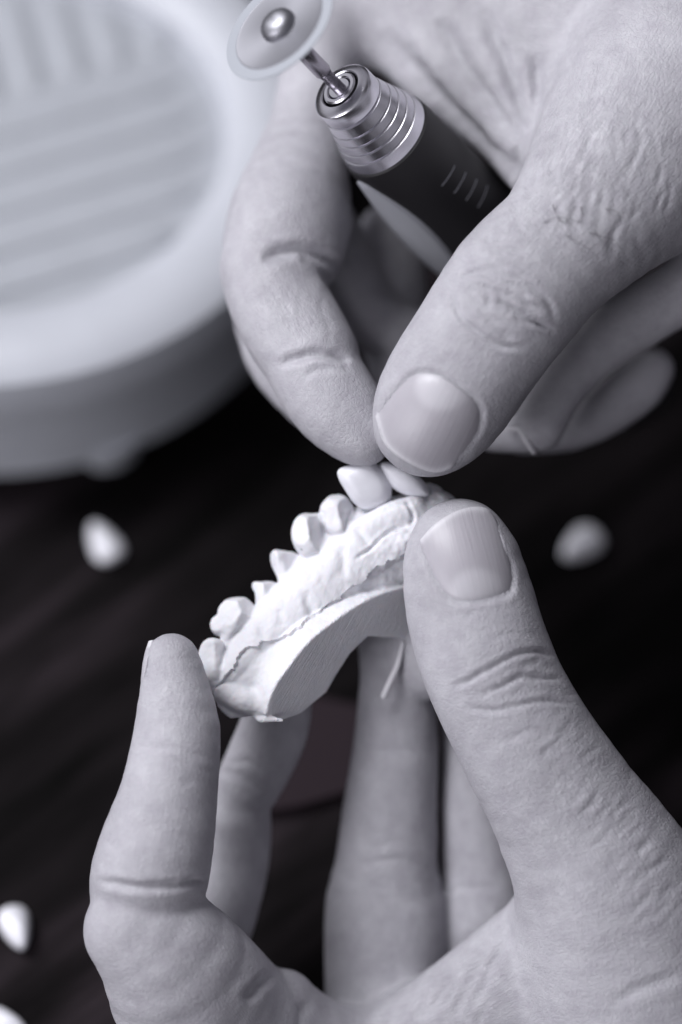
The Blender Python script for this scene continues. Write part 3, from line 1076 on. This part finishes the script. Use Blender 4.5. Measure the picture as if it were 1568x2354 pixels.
for i in range(34):                     # fine long wrinkles from the web up the thumb
    t = random.random(); s = random.random()
    x = 1190 + 330 * t + 10; y = 300 + 230 * s - 60 * t
    l = random.uniform(25, 60)
    a = R(random.uniform(62, 100))
    lines.append(([(x, y), (x - l * math.cos(a) * 0.5, y + l * 0.5), (x - l * math.cos(a), y + l)], random.uniform(4, 7), random.uniform(0.06, 0.16), (-20, 60)))
lines += cluster(1155, 590, 8, 90, 16, 50, 28, 0.14, (-2, 60)) + cluster(1165, 700, 30, 55, 20, 55, 38, 0.12, (-2, 60)) + cluster(1150, 690, 75, 45, 10, 50, 30, 0.10, (-2, 60))
lines += cluster(1310, 440, 98, 85, 34, 90, 75, 0.15, (-20, 60)) + cluster(1450, 330, 105, 100, 18, 80, 90, 0.13, (-30, 60))
lines += cluster(680, 740, 80, 60, 8, 40, 50, 0.10, (-40, 6))
handU, VU, FU = build_hand('hand', upper, 'upper bare hand holding the rotary tool and pressing white teeth with its thumb', lines, 0.5,
                           [(1170, 650, 140, 1.0), (1250, 540, 120, 0.7), (700, 840, 70, 0.4)], [(1330, 430, 190, 1.6), (1250, 250, 170, 1.2), (1480, 350, 170, 1.0), (650, 740, 80, 0.6)])
nail(handU, VU, FU, nail_up, list(range(12, 18)), (1015, 895, 60, 50), 0, 0.20, base_dir=(-0.45, 0.9))

ne = Chain([(1166, 986, -12.3, 5), (1194, 986, -11.2, 7), (1211, 1014, -10.8, 7.5), (1227, 1040, -12.0, 6)], 0.9, 1.0)
Vn, Fn = polygonise(lambda P, c=None, r=None: ne.dist(P), ne.lo - 1, ne.hi + 1, 0.18, 8)
Vn = relax(Vn, Fn, 2, 0.5)
mn_ = mesh_np('fingernail', to_world(Vn), Fn)
mn_.attributes.new('pale', 'FLOAT', 'POINT').data.foreach_set('value', np.full(len(Vn), 1.0, np.float32))
link_mesh('fingernail', mn_, NAIL, handU)

# a few hairs on the thumb base
from mathutils.bvhtree import BVHTree
bvh = BVHTree.FromPolygons([tuple(v) for v in VU], [tuple(f) for f in FU])
def ray_hit(px, py):
    e = np.array([0, 0, DIST]); d = at(px, py, 0) - e
    h = bvh.ray_cast(Vector(e), Vector(d).normalized())
    return np.array(h[0]) if h[0] is not None else None
hairs = [[(1250, 512), (1280, 500), (1310, 505), (1340, 512)], [(1300, 512), (1318, 490), (1322, 474)], [(1335, 475), (1338, 500), (1330, 515)],
         [(1355, 535), (1385, 545), (1410, 552), (1430, 575)], [(1365, 528), (1378, 548), (1395, 572)], [(1392, 480), (1420, 490), (1426, 512)], [(1300, 540), (1330, 560), (1360, 575)],
         [(1420, 470), (1440, 500)], [(1270, 470), (1285, 505), (1312, 520)]]
cu = bpy.data.curves.new('hair', 'CURVE'); cu.dimensions = '3D'; cu.bevel_depth = 0.00006; cu.bevel_resolution = 1
for hl in hairs:
    P = smooth_line(hl, 5)
    pts = []
    for i, p in enumerate(P):
        q = ray_hit(*p)
        if q is not None: pts.append(to_world(q + np.array([0, 0, 0.12 + 0.5 * math.sin(math.pi * i / (len(P) - 1))])))
    if len(pts) < 3: continue
    sp = cu.splines.new('POLY'); sp.points.add(len(pts) - 1)
    for a, p in zip(sp.points, pts): a.co = (*p, 1)
    for i, a in enumerate(sp.points): a.radius = 1 - 0.6 * i / len(pts)
tmp = bpy.data.objects.new('t', cu)
me = bpy.data.meshes.new_from_object(tmp); bpy.data.objects.remove(tmp)
me.name = 'hair'
link_mesh('hair', me, HAIR, handU)['kind'] = 'stuff'

# ------------------------------------------------------------------ plaster model
nP = np.array([0.58, -0.43, 0.69]); nP /= np.linalg.norm(nP)
p0 = at(760, 1434, 3.0)
e1 = np.cross(nP, [0, 0, 1.0]); e1 /= np.linalg.norm(e1)
e2 = np.cross(nP, e1)


def on_facet(px, py):
    e = np.array([0, 0, DIST]); d = at(px, py, 0) - e
    t = ((p0 - e) @ nP) / (d @ nP)
    return e + d * t


outline = [on_facet(*p) for p in [(612, 1642), (618, 1612), (634, 1575), (660, 1537), (710, 1475), (760, 1434), (814, 1396), (868, 1368), (922, 1351), (1000, 1330), (1050, 1360),
                                  (1000, 1450), (930, 1468), (847, 1464), (828, 1482), (806, 1504), (776, 1550), (752, 1592), (693, 1641), (652, 1656)]]
poly = np.array([[(p - p0) @ e1, (p - p0) @ e2] for p in outline])
poly = np.vstack([smooth_line(poly[:10], 4), poly[10:]])


def ellipsoid(px, py, z, rx, ry, rz, rot=0.0, tilt=0.0):
    c = at(px, py, z)
    a = R(rot); ca, sa = math.cos(a), math.sin(a)
    M = np.array([[ca, -sa, 0], [sa, ca, 0], [0, 0, 1]])      # columns: own axes on the picture (x right, y up)
    t = R(tilt)
    M = M @ np.array([[1, 0, 0], [0, math.cos(t), -math.sin(t)], [0, math.sin(t), math.cos(t)]])
    r = np.array([mm(rx, z), mm(ry, z), rz])
    def f(P):
        q = (P - c) @ M
        k0 = np.linalg.norm(q / r, axis=1); k1 = np.linalg.norm(q / (r * r), axis=1) + 1e-9
        return k0 * (k0 - 1) / k1
    return f


def halfspace(px, py, z, n):
    c = at(px, py, z); n = np.array(n, float); n /= np.linalg.norm(n)
    return lambda P: (P - c) @ n


def smax(a, b, k): return -smin(-a, -b, k)


gum = [Chain([(532, 1548, -1.5, 34), (585, 1490, -3.0, 52), (650, 1432, -4.2, 68), (720, 1365, -4.8, 74), (790, 1305, -5.0, 72), (850, 1250, -5.0, 62), (930, 1205, -5.5, 52), (1010, 1180, -7, 50)], 0.85, 1.2),
       Chain([(560, 1500, -5, 26), (645, 1392, -7.5, 32), (708, 1308, -8, 36), (785, 1236, -8, 36), (860, 1185, -7.5, 34), (960, 1170, -8, 34)], 0.9, 1.2)]
ridge = Chain([(815, 1240, -4.0, 36), (866, 1210, -3.6, 38), (912, 1186, -3.6, 36), (952, 1168, -4.2, 30)], 0.8, 1.0)
ridge2 = Chain([(830, 1312, -0.6, 15), (880, 1268, -0.5, 17), (930, 1232, -1.0, 20), (985, 1205, -2, 22)], 0.8, 1.0)
rugae = Chain([(720, 1385, -3.6, 40), (790, 1330, -3.4, 44), (862, 1272, -3.2, 42), (930, 1240, -3.2, 40), (1000, 1225, -4, 36)], 0.8, 1.0)
filler = [Chain([(545, 1575, -2.5, 40), (600, 1530, -3.0, 50), (660, 1480, -3.6, 52), (740, 1420, -4, 50)], 0.9, 1.2),
          Chain([(780, 1390, -5, 44), (850, 1330, -6, 46), (920, 1290, -7, 50), (990, 1260, -8, 54)], 0.9, 1.2)]
endw = Chain([(516, 1597, -0.5, 25), (560, 1612, 0.0, 30), (605, 1625, 0.0, 27)], 1.1, 1.0)
molar0 = Chain([(489, 1496, -2.5, 30), (486, 1535, -2.2, 33), (497, 1580, -1.6, 17)], 1.1, 1.0)
teeth = []
def T(fs, k=0.7, cuts=(), kc=0.10): teeth.append((fs, k, cuts, kc))
T([lambda P: molar0.dist(P)], 0.7, [halfspace(500, 1500, -0.6, (0.6, 0.2, 0.77)), halfspace(480, 1520, -0.4, (-0.5, 0.2, 0.84))])
m2b = Chain([(544, 1415, -4.4, 38), (535, 1450, -4.0, 30), (530, 1480, -3.2, 18)], 1.0, 1.0)
T([ellipsoid(545, 1408, -4.4, 43, 38, 3.3, 10), ellipsoid(504, 1438, -4.6, 21, 24, 2.4, 20), lambda P: m2b.dist(P), ellipsoid(583, 1428, -5.0, 24, 26, 2.6, -20)], 1.0,
  [halfspace(574, 1402, -3.4, (0.6, 0.55, 0.55)), halfspace(545, 1376, -4.4, (-0.1, 1, 0.2)), halfspace(556, 1430, -2.0, (0.5, -0.25, 0.83)), halfspace(528, 1420, -2.2, (-0.45, 0.3, 0.85))])
t3 = Chain([(609, 1355, -5.6, 24), (604, 1385, -5.4, 18), (610, 1410, -5.2, 20)], 1.0, 1.0)
T([lambda P: t3.dist(P), ellipsoid(592, 1348, -5.6, 14, 14, 2.0, 40), ellipsoid(627, 1350, -6.0, 12, 12, 1.8, -30)], 0.6,
  [halfspace(604, 1338, -5.6, (-0.02, 1, 0.12)), halfspace(628, 1362, -5.0, (0.62, 0.25, 0.74)), halfspace(592, 1365, -5.0, (-0.75, 0.05, 0.66))])
t4 = Chain([(646, 1290, -6.4, 26), (655, 1310, -6.2, 24), (662, 1338, -5.6, 18)], 1.0, 1.0)
T([lambda P: t4.dist(P), ellipsoid(640, 1280, -6.2, 18, 16, 2.0, -20), ellipsoid(672, 1284, -6.8, 20, 15, 2.0, -30)], 0.8,
  [halfspace(650, 1266, -6.2, (0.12, 1, 0.1)), halfspace(672, 1300, -5.4, (0.55, 0.2, 0.8)), halfspace(630, 1300, -6, (-0.9, -0.15, 0.4))])
T([ellipsoid(708, 1232, -5.6, 38, 53, 4.2, 8), ellipsoid(722, 1250, -5.4, 32, 30, 3.6, 0), ellipsoid(728, 1202, -6.2, 24, 22, 2.8, -20)], 1.0,
  [halfspace(722, 1235, -2.6, (0.8, 0.3, 0.52)), halfspace(716, 1183, -5, (0.1, 1, 0.2)), halfspace(690, 1235, -2.6, (-0.6, 0.2, 0.77))])
T([ellipsoid(774, 1182, -6.0, 40, 47, 4.2, 5), ellipsoid(784, 1206, -5.6, 34, 32, 3.8, 0)], 1.0,
  [halfspace(790, 1180, -3.0, (0.78, 0.2, 0.58)), halfspace(770, 1139, -6, (-0.05, 1, 0.25)), halfspace(746, 1150, -5.5, (-0.7, 0.7, 0.2)), halfspace(762, 1195, -2.6, (-0.5, -0.1, 0.85))])
chip = [Chain([(508, 1622, 0, 8), (535, 1642, -0.5, 10), (570, 1640, -0.5, 8)], 0.6, 1.0), Chain([(588, 1648, 1.0, 6), (600, 1654, 1.6, 8), (625, 1653, 2.0, 7), (648, 1656, 2.0, 4)], 0.5, 1.0)]
T([lambda P: chip[0].dist(P)], 0.5)
T([lambda P: chip[1].dist(P)], 0.5)
T([ellipsoid(990, 1150, -9.0, 42, 36, 4.0, -35), ellipsoid(950, 1160, -8.0, 44, 22, 3.5, 0)], 1.0)


def plaster(P, c=None, r=None):
    q = P - p0
    Q = np.stack([q @ e1, q @ e2], 1); w = q @ nP
    dpz = np.maximum(w, -w - 13.0)
    # walls lean in a little towards the teeth
    d2 = sd_poly(Q, poly) + 0.05 * (-w)
    base = smax(d2, dpz, 0.5)
    d = smin(base, endw.dist(P), 2.0)
    for fc in filler: d = smin(d, smax(fc.dist(P), w + 0.6, 0.4), 1.6)
    g = smin(gum[0].dist(P), gum[1].dist(P), 3.0)
    g = smin(g, ridge.dist(P), 0.8); g = smin(g, rugae.dist(P), 1.0)
    g = smax(g, w + 0.9, 0.4)
    d = smin(d, g, 0.5)
    for fs, k, cuts, kc in teeth:
        t = None
        for f in fs:
            t = f(P) if t is None else smin(t, f(P), k)
        for cu_ in cuts: t = smax(t, cu_(P), kc)
        d = smin(d, t, 0.7)
    return d


lo = at(430, 1700, -20); hi = at(1100, 1080, 9)
lo = np.minimum(lo, hi) - 1; hi = np.maximum(at(430, 1700, 9), at(1100, 1080, 9)) + 1
lo[2], hi[2] = -17, 9
VP, FP = polygonise(plaster, lo, hi, 0.25, 12)
NP = normals(VP, FP)
wl = (VP - p0) @ nP
facet = (wl > -0.25).astype(float)
ragged = smooth_line([(488, 1604), (510, 1568), (526, 1545), (546, 1518), (562, 1505), (583, 1488), (610, 1472), (640, 1464), (668, 1456), (694, 1434), (735, 1407), (755, 1385), (775, 1366), (818, 1338), (866, 1299), (918, 1276), (985, 1245)])
SP = screen(VP)
jag = np.stack([vnoise(np.c_[SP / 11.0, np.zeros(len(SP))], 21), vnoise(np.c_[SP / 11.0, np.ones(len(SP))], 22)], 1) * 3.5 + np.stack([vnoise(np.c_[SP / 30.0, np.zeros(len(SP))], 23)] * 2, 1) * 7
dj, tj, sj = polyline_dist(SP + jag, ragged)
refside = polyline_dist(np.array([[600.0, 1440.0]]), ragged)[2][0]
lip = (sj == refside) & (NP[:, 2] > 0.0) & (wl < -0.9)
thick = 0.55 * np.exp(-dj / 26.0) * lip * np.clip(tj / 0.06, 0, 1)
rough_gum = 0.10 * vnoise(VP / 2.6, 3) + 0.07 * vnoise(VP / 1.1, 4) + 0.045 * vnoise(VP / 0.5, 9)
chalk = np.clip((SP[:, 0] - 780) / 120, 0, 1) * np.exp(-(np.minimum(dj, 90) / 60.0) ** 2)
rough_gum += chalk * (0.28 * np.abs(vnoise(VP / 1.5, 12)) + 0.12 * vnoise(VP / 0.7, 13))
VP = VP + NP * (rough_gum * (1 - 0.9 * facet) + thick)[:, None]
NP = normals(VP, FP)
pl_lines = [
    ([(814, 1288), (850, 1262), (880, 1232), (905, 1218), (940, 1207)], 4.0, 0.55, (-12, 20)),
    ([(940, 1208), (950, 1190), (942, 1165), (932, 1150)], 4.5, 0.45, (-12, 20)),
    ([(700, 1360), (712, 1395), (718, 1420)], 11, 0.40, (-12, 20)),
    ([(782, 1255), (790, 1290), (785, 1330)], 11, 0.40, (-12, 20)),
    ([(640, 1400), (652, 1440)], 11, 0.25, (-12, 20)),
    ([(600, 1440), (606, 1470)], 10, 0.2, (-12, 20)),
    ([(820, 1212), (835, 1235), (850, 1255)], 8, 0.3, (-12, 20)),
    ([(527, 1478), (545, 1455), (575, 1430), (590, 1415)], 5, 0.35, (-12, 20)),
    ([(506, 1565), (512, 1520), (522, 1485)], 5, 0.4, (-12, 20)),
    ([(690, 1285), (720, 1275), (745, 1268)], 4, 0.2, (-12, 20)),
    ([(790, 1225), (800, 1195), (808, 1170)], 4, 0.25, (-12, 20)),
    ([(880, 1175), (915, 1160), (960, 1152)], 5, 0.25, (-12, 20)),
    ([(735, 1170), (745, 1200), (742, 1240)], 5, 0.35, (-14, 20)),
]
VP = carve(VP, NP, pl_lines)
me = mesh_np('plaster_jaw_model', to_world(VP), FP)
at1 = me.attributes.new('scratch', 'FLOAT', 'POINT'); at1.data.foreach_set('value', (0.12 + 0.88 * facet).astype(np.float32))
sdir = at(860, 1380, 0) - at(825, 1455, 0); sdir = sdir / np.linalg.norm(sdir)
q = VP - p0
stp = np.stack([q @ sdir, q @ np.cross(nP, sdir), q @ nP * 0.2], 1)
at2 = me.attributes.new('st', 'FLOAT_VECTOR', 'POINT'); at2.data.foreach_set('vector', stp.astype(np.float32).ravel())
me.set_sharp_from_angle(angle=R(50))
jaw = link_mesh('plaster_jaw_model', me, PLASTER, origin=to_world(VP.mean(0)))
tag(jaw, 'white plaster jaw model with carved teeth and flat base, held in the lower hand', 'dental model')


# ------------------------------------------------------------------ artificial teeth
def sdf_object(name, fn, lo, hi, h, mat, label, cat, group=None, amp=0.0):
    V, F = polygonise(fn, np.array(lo), np.array(hi), h, 10)
    V = relax(V, F, 2, 0.5)
    if amp: V = V + normals(V, F) * (amp * vnoise(V / 2.0, 8))[:, None]
    me = mesh_np(name, to_world(V), F)
    o = link_mesh(name, me, mat, origin=to_world(V.mean(0)))
    tag(o, label, cat, group)
    return o, V


def pillow(outline, z, h, rnd, tilt):
    """a flat veneer: smooth outline in the picture plane, rounded over its thickness"""
    pl = smooth_line(list(outline) + [outline[0]], 3)[:-1]
    q2 = np.array([at(x, y, z)[:2] for x, y in pl])
    c2 = q2.mean(0)
    def f(P, c=None, r=None):
        d2 = sd_poly(P[:, :2], q2) + rnd
        zz_ = P[:, 2] - z - (P[:, 0] - c2[0]) * tilt[0] - (P[:, 1] - c2[1]) * tilt[1]
        bul = 0.035 * ((P[:, :2] - c2) ** 2).sum(1)
        dz = np.abs(zz_ + np.where(zz_ > 0, bul, 0)) - h + rnd
        return (np.sqrt(np.maximum(d2, 0) ** 2 + np.maximum(dz, 0) ** 2) + np.minimum(np.maximum(d2, dz), 0) - rnd) * 0.85
    return f


c = at(838, 1115, -3)
sdf_object('artificial_tooth', pillow([(774, 1086), (783, 1075), (812, 1067), (848, 1059), (867, 1067), (885, 1087), (900, 1114), (899, 1145), (888, 1163), (866, 1172), (838, 1171), (815, 1158), (797, 1133), (781, 1108)], -3.2, 2.3, 2.1, (-0.10, 0.22)),
           c - [7, 7, 6], c + [7, 7, 6], 0.22, ACRYLIC, 'rounded glossy white artificial tooth standing at the upper end of the plaster model', 'tooth', 'artificial teeth', 0.05)
c = at(928, 1104, -3.5)
sdf_object('artificial_tooth', pillow([(868, 1072), (880, 1062), (908, 1064), (946, 1082), (974, 1106), (988, 1130), (982, 1142), (960, 1144), (925, 1135), (898, 1118), (878, 1094)], -3.6, 2.2, 2.0, (0.0, 0.25)),
           c - [8, 7, 6], c + [8, 7, 6], 0.22, ACRYLIC, 'narrow white artificial tooth pressed down by the tip of the upper thumb', 'tooth', 'artificial teeth', 0.04)


def loose_tooth(px, py, rot, w, l, label, lean=0.0, cutoff=False):
    w, l = w * 0.84, l * 0.82
    """a small denture tooth lying on the table"""
    base = on_plane(px, py, 0.003)
    bm = bmesh.new()
    bmesh.ops.create_icosphere(bm, subdivisions=4, radius=1)
    for v in bm.verts:
        x, y, z = v.co
        t = (y + 1) / 2
        wid = w / 2 * (0.45 + 0.68 * t)                       # wider at the biting edge
        th = 0.0032 * (1 - 0.35 * t)
        y2 = max(min(y * 1.12, 0.98 + 0.03 * math.cos(5 * x)), -1.1)
        v.co = (x * wid * (1 + 0.1 * abs(y)), y2 * l / 2, z * th - 0.0005 * x * x)
    M = Matrix.Translation(base) @ Matrix.Rotation(rot, 4, 'Z') @ Matrix.Rotation(lean, 4, 'Y')
    bm.transform(M)
    zmin = min(v.co.z for v in bm.verts)
    bmesh.ops.translate(bm, verts=bm.verts, vec=(0, 0, 0.0001 - zmin))
    me = bpy.data.meshes.new('loose_tooth'); bm.to_mesh(me); bm.free()
    me.polygons.foreach_set('use_smooth', [True] * len(me.polygons))
    o = link_mesh('loose_tooth', me, ACRYLIC, origin=np.array([base[0], base[1], 0]))
    return tag(o, label, 'tooth', 'loose artificial teeth on the table')


loose_tooth(238, 1245, R(-150), 0.0088, 0.0115, 'blurred white loose tooth on the table left of the plaster model')
loose_tooth(1336, 1248, R(-50), 0.0096, 0.0110, 'blurred white loose tooth on the table right of the lower thumb')
loose_tooth(38, 2130, R(20), 0.0084, 0.0105, 'white loose tooth on the table at the left edge beside the bent finger', R(15))
loose_tooth(8, 2352, R(70), 0.0080, 0.0105, 'loose tooth cut off by the bottom left corner of the photo')

# ------------------------------------------------------------------ rotary handpiece
u = np.array([0.762, -0.648])                       # picture direction from disc to grip (x right, y up)
ang = R(47)
axis = np.array([-u[0] * math.sin(ang), -u[1] * math.sin(ang), math.cos(ang)])    # towards the disc
nose = at(783, 206, 4.0)
zw = (axis @ AX); zw /= np.linalg.norm(zw)
side = np.cross(zw, np.array([0, 0, 1.0])); side /= np.linalg.norm(side)
xw = np.cross(side, zw)
W0 = to_world(nose)
MH = Matrix(((side[0], xw[0], zw[0], W0[0]), (side[1], xw[1], zw[1], W0[1]), (side[2], xw[2], zw[2], W0[2]), (0, 0, 0, 1)))
K = Matrix.Scale(0.001, 4)
hp = empty('rotary_handpiece', (0, 0, 0))
hp.matrix_world = MH
tag(hp, 'black and steel dental handpiece with a round cutting disc, gripped in the upper hand', 'dental tool')
def local_part(bm, name, mat, angle=30):
    me = bpy.data.meshes.new(name); bm.to_mesh(me); bm.free()
    me.polygons.foreach_set('use_smooth', [True] * len(me.polygons))
    me.set_sharp_from_angle(angle=R(angle))
    me.materials.append(mat)
    o = bpy.data.objects.new(name, me); col.objects.link(o); o.parent = hp
    return o


def part(prof, name, mat, parent=hp, n=96, off=None, angle=30):
    return local_part(lathe([(max(r, 0.001), z) for r, z in prof], n, K, False, False), name, mat, angle)

part([(0, -2), (2.2, -2), (2.2, 0.2), (2.0, 0.6), (1.1, 0.6), (0, 0.6)], 'collet', STEEL)
part([(2.3, -2), (3.3, -2), (3.3, 0.35), (3.05, 0.65), (2.5, 0.65), (2.3, 0.4), (2.3, -2)], 'collet_ring', STEEL)
part([(3.7, -3), (3.7, 0.1), (3.9, 0.3), (5.2, 0.0), (5.75, -0.5), (5.9, -1.0), (5.9, -3.4), (5.3, -3.8), (3.7, -3.8)], 'nose_cap', STEEL)
part([(3.2, -2.5), (3.8, -2.5)], 'shadow_gap', GROOVE)
zz = -3.8
rings = [(6.0, 6.5, 2.3), (6.6, 7.0, 1.8), (7.15, 7.55, 1.8), (7.7, 8.1, 1.8), (8.25, 8.65, 2.5)]
for r0, r1, hgt in rings:
    part([(3, zz), (r0 - 0.25, zz), (r0, zz - 0.14), (r1, zz - hgt + 0.22), (r1 - 0.12, zz - hgt + 0.06), (3, zz - hgt)], 'collar_ring', STEEL)
    zz -= hgt
part([(8.3, zz + 0.2), (8.9, zz - 0.2), (9.1, zz - 2), (9.5, zz - 12), (10.2, zz - 30), (10.6, zz - 55), (10.0, zz - 85), (8.5, zz - 92), (0, zz - 93)], 'grip', BLACK)
# grey leaf-shaped panel wrapped on the side of the grip
def handle_angle(px, py, z):
    pw_ = to_world(at(px, py, z)) ; loc = MH.inverted() @ Vector(pw_)
    return math.atan2(loc.y, loc.x)
perp_low = np.array([-0.648 * 1.0, -0.762, 0.0])      # lower-left across the grip in the picture
pl_w = perp_low @ AX
loc = MH.inverted().to_3x3() @ Vector(pl_w)
th0 = math.atan2(loc.y, loc.x)
vw = AX[2]; lv = MH.inverted().to_3x3() @ Vector(vw)
sgn = 1 if math.sin(math.atan2(lv.y, lv.x) - th0) > 0 else -1
def grip_r(z):
    return np.interp(-(z - zz), [0.2, 2, 12, 30, 55], [8.9, 9.1, 9.5, 10.2, 10.6])
bm = bmesh.new()
na_, nb_ = 30, 14
grid = []
for i in range(na_ + 1):
    t = i / na_
    z = zz - 1.5 - 37 * t
    half = 34 * math.sin(math.pi * min(1, t ** 0.75)) ** 0.8
    mid = 6 + 14 * t
    row = []
    for j in range(nb_ + 1):
        v = -1 + 2 * j / nb_
        a = th0 + sgn * R(mid + half * v)
        rr = grip_r(z) + 0.35 + 1.3 * math.sin(math.pi * t) * (1 - v * v) - (0.6 if abs(v) == 1 or i in (0, na_) else 0)
        row.append(bm.verts.new((rr * math.cos(a), rr * math.sin(a), z)))
    grid.append(row)
for i in range(na_):
    for j in range(nb_):
        bm.faces.new((grid[i][j], grid[i][j + 1], grid[i + 1][j + 1], grid[i + 1][j]))
bmesh.ops.solidify(bm, geom=bm.faces[:], thickness=0.5)
bmesh.ops.recalc_face_normals(bm, faces=bm.faces)
bm.transform(K)
local_part(bm, 'side_panel', GREY)
# four short raised marks on the grip
for i in range(4):
    bm = bmesh.new()
    z0_ = zz - 10 - 3.2 * i
    vs = []
    for kx in range(9):
        a = th0 + sgn * R(88 + 4 * i + kx * 3.4)
        for dz in (-0.11, 0.11):
            vs.append(bm.verts.new(((grip_r(z0_) + 0.06) * math.cos(a), (grip_r(z0_) + 0.06) * math.sin(a), z0_ + dz)))
    for kx in range(8):
        bm.faces.new((vs[2 * kx], vs[2 * kx + 1], vs[2 * kx + 3], vs[2 * kx + 2]))
    bmesh.ops.solidify(bm, geom=bm.faces[:], thickness=0.05)
    bm.transform(K)
    local_part(bm, 'grip_mark', GREY)
# slot on the first ring
# mandrel and disc
ZD = 18.8
part([(0, -1), (1.15, -1), (1.15, 4.5), (1.3, 5.0), (1.55, 5.6), (1.55, 13.5), (1.2, 14.5), (1.2, ZD - 1.0), (0, ZD - 1.0)], 'mandrel', STEEL_DARK)
part([(0, ZD - 0.2), (9.0, ZD - 0.2), (9.1, ZD), (8.9, ZD + 0.16), (8.6, ZD + 0.10), (3.4, ZD + 0.10), (0, ZD + 0.10)], 'cutting_disc', DISC, n=128)
part([(8.95, ZD - 0.2), (11.0, ZD - 0.12), (11.05, ZD), (11.0, ZD + 0.08), (9.0, ZD + 0.13), (8.95, ZD - 0.2)], 'abrasive_rim', GRIT, n=128)
part([(0, ZD), (3.25, ZD), (3.3, ZD + 0.5), (3.05, ZD + 1.2), (2.35, ZD + 1.85), (1.3, ZD + 2.25), (0, ZD + 2.3)], 'screw_head', DISC)
print('tris approx', sum(len(o.data.polygons) * 2 for o in col.objects if o.type == 'MESH'))
